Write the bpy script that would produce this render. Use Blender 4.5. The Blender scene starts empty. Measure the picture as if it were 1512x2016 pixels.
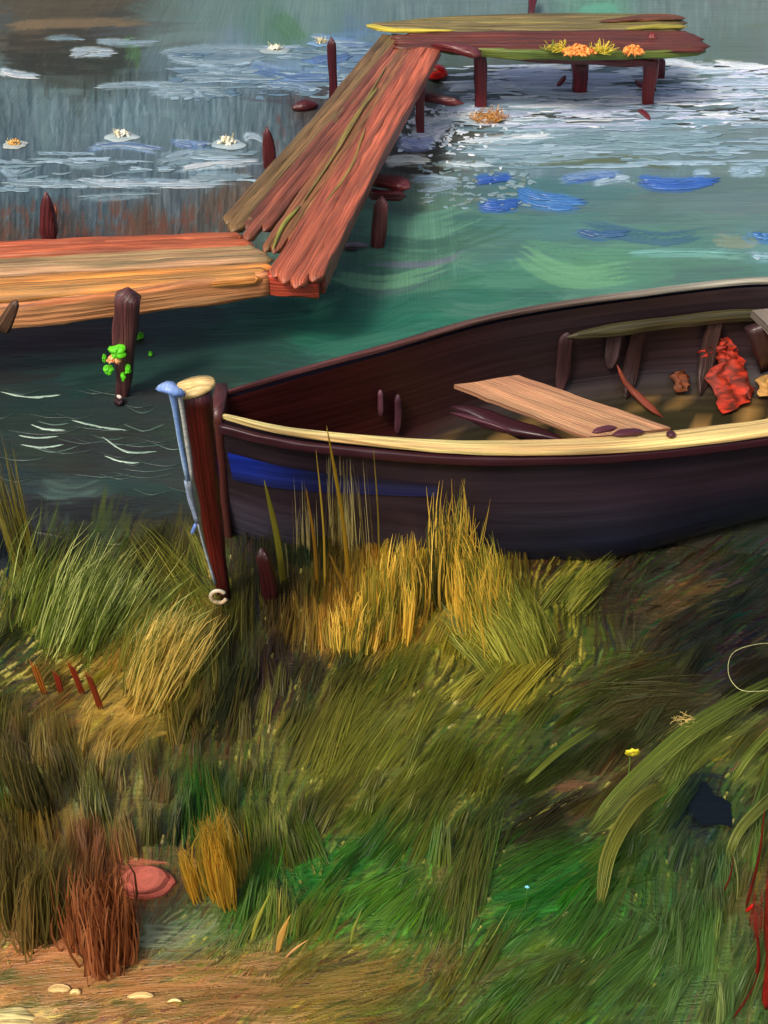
import bpy, math, random
import numpy as np
from mathutils import Vector

random.seed(5)
RG = np.random.default_rng(11)
SC = bpy.context.scene
COL = SC.collection

# ------------------------------------------------------------------ camera, light, exposure
F_, TH, HC = 2162.0, math.radians(41.4), 3.6          # focal length in photo pixels, pitch, eye height over the lake
cam_d = bpy.data.cameras.new("camera"); cam = bpy.data.objects.new("camera", cam_d); COL.objects.link(cam)
cam_d.sensor_fit = 'VERTICAL'; cam_d.angle = 2 * math.atan(1008 / F_)
cam_d.clip_start = 0.05; cam_d.clip_end = 2000
cam.location = (0, 0, HC); cam.rotation_euler = (math.radians(90) - TH, 0, 0)
SC.camera = cam
SUN_EL, SUN_AZ = math.radians(54), math.radians(-138)   # azimuth from +Y towards +X
W = bpy.data.worlds.new("World"); SC.world = W; W.use_nodes = True
nt = W.node_tree
sky = nt.nodes.new("ShaderNodeTexSky"); sky.sky_type = 'NISHITA'; sky.sun_disc = False
sky.sun_elevation = SUN_EL; sky.sun_rotation = SUN_AZ
sky.air_density = .8; sky.dust_density = 6.0; sky.ozone_density = 0.2
nt.links.new(sky.outputs[0], nt.nodes["Background"].inputs[0]); nt.nodes["Background"].inputs[1].default_value = 0.11
sd = bpy.data.lights.new("sun", 'SUN'); sd.energy = 1.5; sd.angle = math.radians(11); sd.color = (1, 0.92, 0.8)
so = bpy.data.objects.new("sun", sd); COL.objects.link(so)
sv = Vector((math.sin(SUN_AZ) * math.cos(SUN_EL), math.cos(SUN_AZ) * math.cos(SUN_EL), math.sin(SUN_EL)))
so.rotation_euler = sv.to_track_quat('Z', 'Y').to_euler(); so.location = (-3, 8, 9)
SC.view_settings.view_transform = 'Standard'; SC.view_settings.look = 'None'
SC.view_settings.exposure = 0.42; SC.view_settings.gamma = 1.0

# ------------------------------------------------------------------ helpers
def lin(c):
    c = np.asarray(c, float) / 255.0
    return np.where(c <= 0.04045, c / 12.92, ((c + 0.055) / 1.055) ** 2.4)

CT, ST = math.cos(TH), math.sin(TH)
def rays(x, y):
    a = (np.asarray(x, float) - 756) / F_; b = (1008 - np.asarray(y, float)) / F_
    return a, CT + b * ST, -ST + b * CT
def P(x, y, z=0.0):                                     # the point at height z behind a place in the photo
    dx, dy, dz = rays(x, y); t = (z - HC) / dz
    return Vector((float(t * dx), float(t * dy), float(z)))
def PY(x, y, Y):                                        # the point at depth Y
    dx, dy, dz = rays(x, y); t = Y / dy
    return Vector((float(t * dx), float(Y), float(HC + t * dz)))
def proj(X, Y, Z):
    zc = Y * CT - (Z - HC) * ST
    yc = Y * ST + (Z - HC) * CT
    zc = np.maximum(zc, 0.15)
    return 756 + F_ * X / zc, 1008 - F_ * yc / zc
def shore(X):
    return 3.92 + 0.05 * np.sin(X * 2.3 + 1) + 0.03 * np.sin(X * 6.1) - 0.05 * np.clip(X, 0, 6)
def gz(X, Y):
    X = np.asarray(X, float); Y = np.asarray(Y, float)
    d = shore(X) - Y
    up = 0.52 * (1 - np.exp(-np.maximum(d, 0) / 1.5))
    dn = 0.35 * np.minimum(d, 0)
    z = up + np.maximum(dn, -0.7)
    return z + 0.012 * np.sin(X * 5 + Y * 3) * (d > 0) + 0.01 * np.sin(X * 11 - Y * 7) * (d > 0)
def PG(x, y):                                           # points on the bank
    dx, dy, dz = rays(x, y); z = np.zeros_like(dx) + 0.2
    for _ in range(14):
        t = (z - HC) / dz; z = 0.5 * z + 0.5 * gz(t * dx, t * dy)
    t = (z - HC) / dz
    return t * dx, t * dy, z
def PGv(x, y, dz=0.0):
    a, b, c = PG(np.array([float(x)]), np.array([float(y)]))
    return Vector((float(a[0]), float(b[0]), float(c[0]) + dz))

def vnoise(u, v, seed=0):                               # value noise, vectorised
    iu = np.floor(u).astype(np.int64); iv = np.floor(v).astype(np.int64); fu = u - iu; fv = v - iv
    fu = fu * fu * (3 - 2 * fu); fv = fv * fv * (3 - 2 * fv)
    def h(a, b):
        n = (a * 374761393 + b * 668265263 + seed * 974634777) & 0x7fffffff
        n = ((n ^ (n >> 13)) * 1274126177) & 0x7fffffff
        return ((n ^ (n >> 16)) & 0xffff) / 65535.0
    return (h(iu, iv) * (1 - fu) + h(iu + 1, iv) * fu) * (1 - fv) + (h(iu, iv + 1) * (1 - fu) + h(iu + 1, iv + 1) * fu) * fv

def curve_pts(pts, n):                                  # Catmull-Rom through the points
    p = np.array([list(q) for q in pts], float)
    if len(p) == 2:
        t = np.linspace(0, 1, n)[:, None]; return p[0] * (1 - t) + p[1] * t
    q = np.vstack([2 * p[0] - p[1], p, 2 * p[-1] - p[-2]]); m = len(p) - 1
    t = np.linspace(0, m - 1e-6, n); i = t.astype(int); f = (t - i)[:, None]
    a, b, c, d = q[i], q[i + 1], q[i + 2], q[i + 3]
    return 0.5 * (2 * b + (c - a) * f + (2 * a - 5 * b + 4 * c - d) * f ** 2 + (3 * b - a - 3 * c + d) * f ** 3)

# ------------------------------------------------------------------ colour chart of the bank and lake, jetty and boat shade painted in (half photo resolution)
X0, Y0, CW, CH = -300, -200, 1056, 1158
yy, xx = np.mgrid[0:CH, 0:CW]
PX = X0 + 2.0 * xx; PYY = Y0 + 2.0 * yy
ANCH = [ # x, y, r, g, b
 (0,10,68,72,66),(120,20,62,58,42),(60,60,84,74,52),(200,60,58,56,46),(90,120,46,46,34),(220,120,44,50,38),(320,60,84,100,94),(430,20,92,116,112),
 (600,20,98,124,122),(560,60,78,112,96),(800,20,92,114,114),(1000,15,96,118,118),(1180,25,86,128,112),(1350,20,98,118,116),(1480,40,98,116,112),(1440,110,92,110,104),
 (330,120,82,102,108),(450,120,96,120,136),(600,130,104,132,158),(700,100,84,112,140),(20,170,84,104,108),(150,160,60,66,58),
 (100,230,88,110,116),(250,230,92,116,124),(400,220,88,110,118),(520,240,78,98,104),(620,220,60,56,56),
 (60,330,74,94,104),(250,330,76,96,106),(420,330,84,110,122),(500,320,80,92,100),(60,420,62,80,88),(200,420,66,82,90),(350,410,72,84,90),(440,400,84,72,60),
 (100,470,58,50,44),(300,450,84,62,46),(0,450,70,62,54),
 (880,130,68,82,76),(1000,130,76,86,78),(860,230,60,62,54),(800,300,48,46,36),(1000,230,110,130,146),(1100,200,120,138,160),(1250,200,112,132,150),(1420,180,102,122,130),
 (900,300,104,124,134),(1050,280,112,138,154),(1250,280,110,136,148),(1420,280,106,128,132),(1500,120,96,114,112),(1500,220,108,126,132),
 (820,360,84,84,70),(900,350,96,110,108),(1000,350,96,118,124),(1150,350,86,112,116),(1300,350,92,118,124),(1450,350,104,126,126),
 (760,420,84,124,112),(880,420,92,134,116),(1000,400,72,110,120),(1100,400,70,112,124),(1250,410,80,112,112),(1400,420,86,112,108),(1500,420,88,112,110),
 (800,470,66,104,94),(950,450,66,112,96),(1100,460,72,110,114),(1250,470,84,124,112),(1400,460,84,118,120),(1500,490,88,130,130),
 (700,510,78,112,102),(820,540,84,132,106),(950,500,82,112,112),(1120,520,92,142,112),(1300,520,78,124,104),(1450,530,76,112,100),
 (650,560,60,96,86),(800,590,40,104,84),(950,580,48,112,90),(1100,570,58,106,90),(900,620,40,104,84),(750,640,34,90,74),
 (480,620,26,66,56),(600,640,32,84,70),(700,680,48,92,80),(300,640,28,44,36),(150,660,36,30,28),(0,680,40,26,24),  # dark water below the left arm: jetty shade in the colour
 (100,720,28,48,44),(300,700,30,56,50),(480,690,30,60,54),(560,700,42,70,62),(60,780,30,52,48),(200,800,32,50,48),(330,780,42,54,50),
 (100,870,42,54,48),(250,860,40,46,44),(200,920,38,38,38),(160,950,58,74,72),(300,950,44,60,60),(20,920,30,44,46),
 (60,1000,32,34,36),(200,1000,34,34,36),(330,1010,36,38,34),(60,1080,44,40,38),(40,1100,30,38,56),(160,1080,62,74,34),(280,1070,60,58,36),(350,1110,70,74,24),
 (500,1100,40,38,40),(600,1080,36,50,30),(560,1150,42,44,28),(700,1080,54,52,30),(460,1250,44,46,22),(520,1210,58,54,26),
 (100,1200,64,76,26),(200,1150,70,84,26),(40,1250,54,64,26),(300,1200,92,96,34),(260,1260,168,136,60),(330,1250,184,148,66),(380,1300,132,120,40),(400,1180,96,100,24),
 (60,1330,54,56,22),(150,1340,120,98,42),(250,1370,150,124,50),(330,1420,104,94,36),(180,1420,140,116,54),(100,1450,100,90,44),(400,1400,74,70,30),(430,1480,66,60,26),
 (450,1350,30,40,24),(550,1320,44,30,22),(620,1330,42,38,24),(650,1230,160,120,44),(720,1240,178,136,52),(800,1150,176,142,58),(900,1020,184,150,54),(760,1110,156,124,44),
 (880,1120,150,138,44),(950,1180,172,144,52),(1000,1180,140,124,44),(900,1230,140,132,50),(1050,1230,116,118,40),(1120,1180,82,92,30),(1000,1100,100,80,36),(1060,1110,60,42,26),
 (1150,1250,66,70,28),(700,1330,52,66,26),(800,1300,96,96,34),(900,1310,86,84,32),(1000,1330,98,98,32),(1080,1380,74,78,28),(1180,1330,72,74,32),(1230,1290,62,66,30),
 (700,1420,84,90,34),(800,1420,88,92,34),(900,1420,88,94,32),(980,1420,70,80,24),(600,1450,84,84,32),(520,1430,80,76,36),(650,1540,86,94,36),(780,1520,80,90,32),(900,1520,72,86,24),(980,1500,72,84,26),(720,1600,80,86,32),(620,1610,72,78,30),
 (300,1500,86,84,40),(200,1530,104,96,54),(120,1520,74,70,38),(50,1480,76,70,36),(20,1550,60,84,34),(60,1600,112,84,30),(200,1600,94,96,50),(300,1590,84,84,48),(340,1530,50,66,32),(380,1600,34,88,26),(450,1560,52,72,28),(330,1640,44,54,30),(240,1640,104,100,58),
 (1200,1180,54,50,34),(1300,1140,44,48,42),(1350,1170,88,68,44),(1450,1120,36,42,38),(1250,1220,46,42,34),(1400,1260,36,38,30),(1450,1220,24,32,30),(1380,1320,26,32,30),(1480,1320,40,38,32),(1300,1330,54,54,32),  # right shore kept dark: the boat's shade in the colour
 (1280,1380,62,58,36),(1200,1410,52,60,30),(1120,1430,56,64,28),(1330,1400,58,58,36),(1250,1450,44,54,30),(1150,1500,46,58,30),(1050,1540,44,60,24),(1130,1560,76,62,40),(1220,1540,80,70,40),(1100,1620,44,40,26),(1000,1640,46,48,28),(1180,1600,54,58,28),
 (1400,1450,60,66,34),(1470,1480,84,80,40),(1350,1530,56,78,34),(1300,1600,52,72,34),(1440,1570,52,74,34),(1390,1580,24,34,42),(1370,1630,26,34,34),(1470,1650,64,70,34),(1300,1700,54,82,36),(1420,1720,56,82,42),(1200,1720,48,82,30),
 (900,1640,58,76,30),(820,1640,76,76,36),(900,1720,70,84,34),(760,1680,44,84,28),(660,1700,34,92,30),(600,1740,36,96,28),(700,1780,54,100,34),(800,1800,66,106,38),(900,1780,74,92,34),(1050,1700,34,90,30),(1000,1760,30,88,32),(1100,1780,38,96,34),(1020,1820,30,84,28),(900,1850,84,94,38),(1060,1860,70,90,34),(1150,1830,58,92,36),
 (420,1650,150,112,40),(450,1700,128,104,34),(500,1700,84,94,34),(560,1640,66,80,32),(590,1700,76,76,24),(630,1800,74,82,24),(480,1790,56,92,34),(540,1830,84,100,44),(560,1850,128,110,54),
 (60,1680,90,80,38),(60,1750,84,74,40),(60,1830,110,78,48),(180,1700,118,76,46),(230,1760,112,60,32),(300,1760,120,64,34),(180,1820,138,80,44),(100,1870,150,100,62),(240,1850,100,88,50),
 (330,1800,110,124,92),(380,1830,110,124,98),(300,1850,120,136,112),(430,1850,74,94,54),(370,1760,70,84,50),(330,1910,104,94,38),(450,1890,110,104,52),
 (40,1940,168,124,78),(150,1930,160,112,66),(280,1960,140,110,62),(420,1950,134,100,54),(550,1940,128,104,54),(650,1900,104,96,42),(750,1920,124,100,44),(850,1900,112,92,40),(950,1900,84,86,34),
 (30,2005,196,176,120),(150,1990,150,122,80),(300,2005,160,116,74),(450,2000,148,110,66),(600,1990,124,104,50),(750,1990,100,94,40),(850,1980,72,88,34),(1000,1960,54,88,34),(1100,1930,66,92,36),(1100,2000,60,92,36),
 (1250,1850,66,94,46),(1350,1850,70,98,54),(1450,1850,72,94,50),(1250,1950,60,90,42),(1350,1980,70,98,54),(1450,1980,76,100,58),(1500,1750,84,70,36),
]
def underpaint():
    A = np.array(ANCH, float); lo_y, lo_x = np.mgrid[0:CH:6, 0:CW:6]
    gx = X0 + 2.0 * lo_x + 0; gy = Y0 + 2.0 * lo_y
    gx = gx + 50 * (vnoise(gx / 90, gy / 60, 3) - .5); gy = gy + 50 * (vnoise(gx / 90, gy / 60, 4) - .5)
    d2 = (gx[..., None] - A[:, 0]) ** 2 + ((gy[..., None] - A[:, 1]) * 1.35) ** 2 + 300
    w = d2 ** -1.9
    c = (w[..., None] * A[:, 2:]).sum(2) / w.sum(2)[..., None]
    iy = np.minimum(yy / 6.0, c.shape[0] - 1.001); ix = np.minimum(xx / 6.0, c.shape[1] - 1.001)
    y0 = iy.astype(int); x0 = ix.astype(int); fy = (iy - y0)[..., None]; fx = (ix - x0)[..., None]
    return (c[y0, x0] * (1 - fx) + c[y0, x0 + 1] * fx) * (1 - fy) + (c[y0 + 1, x0] * (1 - fx) + c[y0 + 1, x0 + 1] * fx) * fy
DIRS = [ (60,1150,62),(200,1150,58),(250,1250,52),(330,1320,72),(100,1350,28),(200,1420,35),(420,1200,130),(450,1350,78),(380,1420,80),(600,1250,84),(700,1150,86),(900,1050,89),(900,1250,82),(1050,1220,118),(1120,1150,50),
 (640,1450,60),(750,1500,48),(900,1400,42),(800,1350,60),(650,1600,50),(500,1500,84),(300,1500,88),(500,1650,84),(100,1550,104),(60,1750,94),(250,1760,97),(250,1850,94),(450,1700,108),(580,1720,110),(700,1750,30),(850,1700,75),(850,1830,70),(1000,1760,14),(1080,1650,18),
 (1200,1600,48),(1300,1480,38),(1400,1400,28),(1200,1350,12),(1200,1250,105),(1300,1200,25),(1450,1250,30),(1400,1600,60),(1300,1750,85),(1400,1850,85),(1200,1900,50),(1450,1950,75),(1050,1950,35),(300,1950,10),(700,1950,14),(100,1950,6),(350,1840,35),(1500,1700,80),(60,1060,100),(480,1120,90)]
def dirfield(x, y):
    D = np.array(DIRS, float); x = np.asarray(x, float); y = np.asarray(y, float)
    w = ((x[..., None] - D[:, 0]) ** 2 + (y[..., None] - D[:, 1]) ** 2 + 900) ** -1.8
    a = np.radians(D[:, 2]); return np.arctan2((w * np.sin(a)).sum(-1), (w * np.cos(a)).sum(-1))

CC = underpaint(); HH = np.zeros((CH, CW)); UNDER = CC.copy()
def stroke(pts, width, col, op=0.85, dry=0.25, jit=10, relief=1.0, ends=0.18, seed=None):
    """one brush mark in photo coordinates: bristle streaks along it, ragged ends"""
    p = np.array(pts, float); L = np.hypot(*np.diff(p, axis=0).T).sum()
    nu = max(6, int(L * 0.75)); nv = max(2, int(width * 0.8))
    c = curve_pts(p, nu); t = np.gradient(c, axis=0); t /= np.hypot(t[:, 0], t[:, 1])[:, None] + 1e-9
    n = np.stack([-t[:, 1], t[:, 0]], 1); v = np.linspace(-.5, .5, nv); u = np.linspace(0, 1, nu)
    prof = np.minimum(1, 0.45 + 3.0 * np.sqrt(np.clip(u * (1 - u), 0, 1)) * 0.6)
    X = c[:, 0, None] + n[:, 0, None] * v * width * prof[:, None]; Y = c[:, 1, None] + n[:, 1, None] * v * width * prof[:, None]
    sd_ = random.randint(0, 99999) if seed is None else seed
    br = vnoise(v[None, :] * width / 2.6 + 0 * u[:, None], u[:, None] * L / 120 + 0 * v[None, :], sd_)
    e0 = ends * vnoise(v * width / 3.0, v * 0, sd_ + 1); e1 = 1 - ends * 1.6 * vnoise(v * width / 3.0, v * 0, sd_ + 2)
    fade = np.clip((u[:, None] - e0) / .05, 0, 1) * np.clip((e1 - u[:, None]) / .08, 0, 1)
    gap = np.clip((br - dry * (0.5 + u[:, None])) / 0.15, 0, 1)
    al = op * fade * gap
    ix = np.round((X - X0) / 2).astype(int); iy = np.round((Y - Y0) / 2).astype(int)
    ok = (ix >= 0) & (ix < CW) & (iy >= 0) & (iy < CH) & (al > .02)
    ix, iy, al, br2 = ix[ok], iy[ok], al[ok][:, None], br[ok]
    cc = np.asarray(col, float) + (br2[:, None] - .5) * 2 * jit
    CC[iy, ix] = CC[iy, ix] * (1 - al) + cc * al
    HH[iy, ix] = HH[iy, ix] * (1 - al[:, 0]) + relief * (0.3 + br2) * al[:, 0]

def auto_strokes(n, box, ln, wd, angf, jit=12, op=.75, dry=.3, colf=None, relief=1.0):
    for _ in range(n):
        x = random.uniform(box[0], box[2]); y = random.uniform(box[1], box[3])
        L = random.uniform(*ln); w = random.uniform(*wd); a = angf(x, y)
        dx, dy = math.cos(a) * L / 2, -math.sin(a) * L / 2; b = random.uniform(-.08, .08) * L
        if colf is None:
            i = min(max(int((y - Y0) / 2), 0), CH - 1); j = min(max(int((x - X0) / 2), 0), CW - 1)
            c = UNDER[i, j] * random.uniform(1 - jit / 70, 1 + jit / 70) + RG.normal(0, jit * .35, 3)
        else: c = colf(x, y)
        stroke([(x - dx, y - dy), (x - dy * b / L, y + b), (x + dx, y + dy)], w, c, op, dry, jit * .7, relief)

flat = lambda x, y: random.gauss(0, .05)
vert = lambda x, y: math.pi / 2 + random.gauss(0, .02)
# lake: upright scrub in the far left and top, level strokes elsewhere
auto_strokes(500, (-300, -200, 1812, 480), (60, 170), (10, 34), vert, 7, .45, .3)
auto_strokes(420, (-300, -200, 1812, 480), (70, 260), (6, 20), flat, 8, .5, .35)
auto_strokes(500, (560, 380, 1812, 720), (120, 420), (14, 50), lambda x, y: random.gauss(.04, .10), 8, .6, .25)
auto_strokes(420, (-300, 600, 700, 1060), (110, 360), (10, 36), lambda x, y: random.gauss(-.02, .10), 7, .6, .25)
auto_strokes(900, (-300, 150, 700, 480), (30, 110), (1.6, 3), vert, 6, .6, .1,
             lambda x, y: UNDER[int((min(max(y, 0), 2000) - Y0) / 2), int((min(max(x, 0), 1500) - X0) / 2)] + random.choice([28, 16, -20, -26]), .9)
auto_strokes(500, (700, -150, 1812, 60), (30, 90), (1.6, 3), vert, 6, .5, .1,
             lambda x, y: UNDER[int((min(max(y, 0), 2000) - Y0) / 2), int((min(max(x, 0), 1500) - X0) / 2)] + random.choice([18, 10, -14]), .9)
auto_strokes(160, (0, 400, 470, 490), (20, 60), (4, 10), vert, 8, .55, .45, lambda x, y: (96, 58, 42))
auto_strokes(30, (500, 230, 680, 340), (14, 40), (4, 8), vert, 6, .5, .45, lambda x, y: (86, 54, 50))
# lake: the marks one can point to
for q in [([(-20, 10), (120, 18), (300, 10)], 40, (74, 66, 46)), ([(0, 52), (120, 46), (330, 44)], 16, (112, 94, 66)), ([(-20, 84), (100, 80), (260, 70)], 40, (50, 46, 32)),
          ([(-10, 120), (100, 128), (250, 120)], 42, (44, 44, 32)), ([(120, 100), (200, 110), (300, 96)], 34, (42, 46, 34)), ([(240, 70), (262, 100), (256, 140)], 26, (66, 98, 58)),  # dark marks at top left paint the far bank's reflection
          ([(540, 30), (570, 60), (590, 90)], 40, (74, 112, 84)), ([(1130, 28), (1190, 18), (1230, 22)], 22, (88, 152, 128)),
          ([(770, 300), (830, 315), (930, 300)], 60, (44, 42, 32)), ([(770, 230), (880, 260), (1010, 232)], 60, (62, 62, 52)), ([(850, 160), (950, 170), (1100, 178)], 34, (66, 74, 66)),  # first two marks paint the walkway's shade on the water
          ([(950, 110), (1100, 130), (1300, 122)], 30, (74, 88, 84)), ([(1100, 180), (1300, 170), (1420, 190)], 18, (72, 78, 70)), ([(1000, 320), (1200, 314), (1350, 330)], 18, (84, 96, 70)),
          ([(620, 500), (760, 560), (960, 470)], 46, (72, 104, 96)), ([(640, 540), (760, 556), (900, 520)], 26, (96, 146, 112)), ([(680, 430), (820, 450), (960, 410)], 50, (92, 140, 118)),
          ([(700, 470), (860, 486), (1040, 430)], 30, (62, 100, 86)), ([(1010, 490), (1120, 544), (1280, 530)], 44, (100, 152, 116)), ([(1020, 480), (1180, 500), (1330, 506)], 22, (86, 138, 112)),
          ([(700, 520), (850, 520), (960, 480)], 12, (104, 110, 124)), ([(1230, 500), (1380, 500), (1512, 506)], 14, (104, 150, 138)), ([(1400, 470), (1460, 478), (1512, 470)], 22, (124, 138, 120)),
          ([(1130, 440), (1300, 470), (1420, 452)], 26, (60, 96, 118)), ([(860, 600), (960, 612), (1080, 580)], 24, (66, 110, 96)),
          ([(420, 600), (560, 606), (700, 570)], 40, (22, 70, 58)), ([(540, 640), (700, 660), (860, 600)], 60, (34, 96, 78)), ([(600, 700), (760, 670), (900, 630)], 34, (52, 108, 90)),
          ([(0, 668), (160, 664), (330, 652)], 44, (46, 26, 24)), ([(100, 760), (240, 740), (400, 720)], 60, (28, 56, 50)), ([(70, 958), (140, 972), (210, 950)], 34, (70, 92, 86)),  # first mark paints the jetty's shadow below its edge board
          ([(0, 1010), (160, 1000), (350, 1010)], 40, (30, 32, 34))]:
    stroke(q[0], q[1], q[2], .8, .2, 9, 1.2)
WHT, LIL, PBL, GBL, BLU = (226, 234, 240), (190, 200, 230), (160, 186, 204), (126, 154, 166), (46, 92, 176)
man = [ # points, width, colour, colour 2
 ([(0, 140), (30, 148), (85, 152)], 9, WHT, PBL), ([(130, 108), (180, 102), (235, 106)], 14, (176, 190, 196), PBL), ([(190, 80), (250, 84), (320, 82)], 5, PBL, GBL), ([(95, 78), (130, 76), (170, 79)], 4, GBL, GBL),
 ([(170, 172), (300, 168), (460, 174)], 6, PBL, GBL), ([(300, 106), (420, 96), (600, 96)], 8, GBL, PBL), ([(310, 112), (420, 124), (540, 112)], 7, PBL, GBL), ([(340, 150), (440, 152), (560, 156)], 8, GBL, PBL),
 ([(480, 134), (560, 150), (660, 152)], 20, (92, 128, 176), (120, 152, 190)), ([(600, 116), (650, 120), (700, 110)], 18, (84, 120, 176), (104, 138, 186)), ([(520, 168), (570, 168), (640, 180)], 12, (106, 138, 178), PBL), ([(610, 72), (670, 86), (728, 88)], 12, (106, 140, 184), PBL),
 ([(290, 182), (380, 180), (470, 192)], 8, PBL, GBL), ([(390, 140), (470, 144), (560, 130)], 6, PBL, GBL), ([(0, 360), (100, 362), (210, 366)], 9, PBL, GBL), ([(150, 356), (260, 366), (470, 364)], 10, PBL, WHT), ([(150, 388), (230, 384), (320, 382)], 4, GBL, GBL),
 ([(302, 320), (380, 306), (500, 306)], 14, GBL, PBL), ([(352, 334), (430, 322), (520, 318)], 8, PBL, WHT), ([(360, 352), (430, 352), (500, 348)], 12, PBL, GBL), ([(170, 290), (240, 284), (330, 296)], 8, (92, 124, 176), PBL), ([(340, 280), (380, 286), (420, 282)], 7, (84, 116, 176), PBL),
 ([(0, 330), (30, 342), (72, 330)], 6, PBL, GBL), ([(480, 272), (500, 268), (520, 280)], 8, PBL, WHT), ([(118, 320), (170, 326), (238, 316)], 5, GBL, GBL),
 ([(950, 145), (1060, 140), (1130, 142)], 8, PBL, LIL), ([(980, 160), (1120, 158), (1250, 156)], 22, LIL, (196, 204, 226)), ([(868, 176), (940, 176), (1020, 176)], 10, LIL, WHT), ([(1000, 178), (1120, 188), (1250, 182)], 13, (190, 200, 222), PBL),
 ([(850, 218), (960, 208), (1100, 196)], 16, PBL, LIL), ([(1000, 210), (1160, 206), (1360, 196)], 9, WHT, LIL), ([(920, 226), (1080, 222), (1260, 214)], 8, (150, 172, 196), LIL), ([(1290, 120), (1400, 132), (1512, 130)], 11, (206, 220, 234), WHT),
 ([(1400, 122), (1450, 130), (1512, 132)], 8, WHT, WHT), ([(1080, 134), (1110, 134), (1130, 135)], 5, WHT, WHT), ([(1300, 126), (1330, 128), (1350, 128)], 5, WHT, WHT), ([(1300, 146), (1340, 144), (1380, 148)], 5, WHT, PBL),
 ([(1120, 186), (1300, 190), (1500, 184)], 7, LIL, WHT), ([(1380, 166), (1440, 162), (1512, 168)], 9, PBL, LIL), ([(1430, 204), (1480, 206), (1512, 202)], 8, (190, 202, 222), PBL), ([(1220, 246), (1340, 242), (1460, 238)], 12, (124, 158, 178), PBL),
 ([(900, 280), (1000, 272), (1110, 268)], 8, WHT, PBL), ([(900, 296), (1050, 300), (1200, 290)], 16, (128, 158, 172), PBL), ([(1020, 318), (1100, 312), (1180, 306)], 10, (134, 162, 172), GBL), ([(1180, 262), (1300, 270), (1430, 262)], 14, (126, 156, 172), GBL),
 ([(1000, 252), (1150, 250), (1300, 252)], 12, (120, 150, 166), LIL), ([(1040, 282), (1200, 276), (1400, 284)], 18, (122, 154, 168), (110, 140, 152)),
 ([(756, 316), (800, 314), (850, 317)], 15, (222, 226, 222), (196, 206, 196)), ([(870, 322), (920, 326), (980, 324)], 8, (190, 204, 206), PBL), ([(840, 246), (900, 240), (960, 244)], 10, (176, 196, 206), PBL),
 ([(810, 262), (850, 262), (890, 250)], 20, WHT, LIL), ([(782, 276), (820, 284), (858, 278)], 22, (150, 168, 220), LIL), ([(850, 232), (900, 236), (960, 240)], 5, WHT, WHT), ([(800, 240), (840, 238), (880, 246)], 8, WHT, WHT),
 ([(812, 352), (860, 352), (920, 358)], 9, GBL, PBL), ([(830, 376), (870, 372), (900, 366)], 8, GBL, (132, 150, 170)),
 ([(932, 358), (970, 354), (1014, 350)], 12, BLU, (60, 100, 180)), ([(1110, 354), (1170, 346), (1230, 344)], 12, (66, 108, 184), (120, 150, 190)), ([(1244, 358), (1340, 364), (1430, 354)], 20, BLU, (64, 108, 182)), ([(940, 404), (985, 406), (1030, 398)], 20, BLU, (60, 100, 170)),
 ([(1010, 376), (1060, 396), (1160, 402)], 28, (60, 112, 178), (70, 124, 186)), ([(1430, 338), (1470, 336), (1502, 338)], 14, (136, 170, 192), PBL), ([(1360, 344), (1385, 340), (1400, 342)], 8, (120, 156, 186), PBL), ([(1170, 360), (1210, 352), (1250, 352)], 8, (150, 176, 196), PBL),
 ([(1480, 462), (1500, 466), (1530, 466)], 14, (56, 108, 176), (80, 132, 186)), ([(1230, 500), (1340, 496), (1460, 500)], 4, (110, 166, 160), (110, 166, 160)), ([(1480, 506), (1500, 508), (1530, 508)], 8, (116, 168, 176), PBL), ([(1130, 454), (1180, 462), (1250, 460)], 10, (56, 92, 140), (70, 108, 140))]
for q in man:
    for r_ in range(3): stroke([(a + random.gauss(0, 8), b + random.gauss(0, 3)) for a, b in q[0]], q[1] * 1.1 + 3, q[2 + (r_ % 2)], .55, .35, 10, 1.2)  # the same sparkle brushed flat into the lake colour
# bank: strokes that follow the way the grass lies
def angb(x, y): return float(dirfield(x, y)) + random.gauss(0, .09)
auto_strokes(1300, (-300, 1050, 1812, 2116), (90, 260), (24, 80), angb, 12, .7, .3)
auto_strokes(3000, (-300, 1040, 1812, 2116), (50, 170), (3, 12), angb, 13, .6, .3)
auto_strokes(6500, (-100, 1040, 1612, 2116), (20, 90), (1.6, 3.0), angb, 34, .75, .1)
pick = lambda cs: (lambda x, y: np.array(random.choice(cs)) + random.gauss(0, 8))
auto_strokes(420, (-40, 1100, 430, 1360), (24, 80), (1.6, 2.6), angb, 20, .8, .15, pick([(176, 168, 84), (128, 130, 52), (30, 36, 18), (196, 180, 100)]), 1.6)  # lemon strokes here and below paint bristle glints into the bank
auto_strokes(300, (850, 1100, 1150, 1380), (24, 80), (1.6, 2.6), angb, 20, .8, .15, pick([(176, 164, 66), (140, 138, 48), (40, 44, 22)]), 1.6)
auto_strokes(260, (470, 1330, 1000, 1640), (40, 160), (1.6, 3), angb, 20, .7, .15, pick([(128, 128, 56), (112, 116, 50), (54, 58, 26)]), 1.4)
auto_strokes(220, (450, 1660, 1150, 1860), (20, 70), (1.8, 4), angb, 20, .7, .2, pick([(70, 140, 40), (30, 110, 28), (110, 130, 50), (20, 60, 20)]), 1.2)
auto_strokes(90, (0, 1880, 560, 2016), (40, 160), (6, 22), lambda x, y: random.gauss(.12, .06), 16, .6, .3, pick([(176, 128, 88), (140, 104, 62), (112, 104, 54), (184, 146, 98), (90, 92, 44)]), 1.2)

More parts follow.
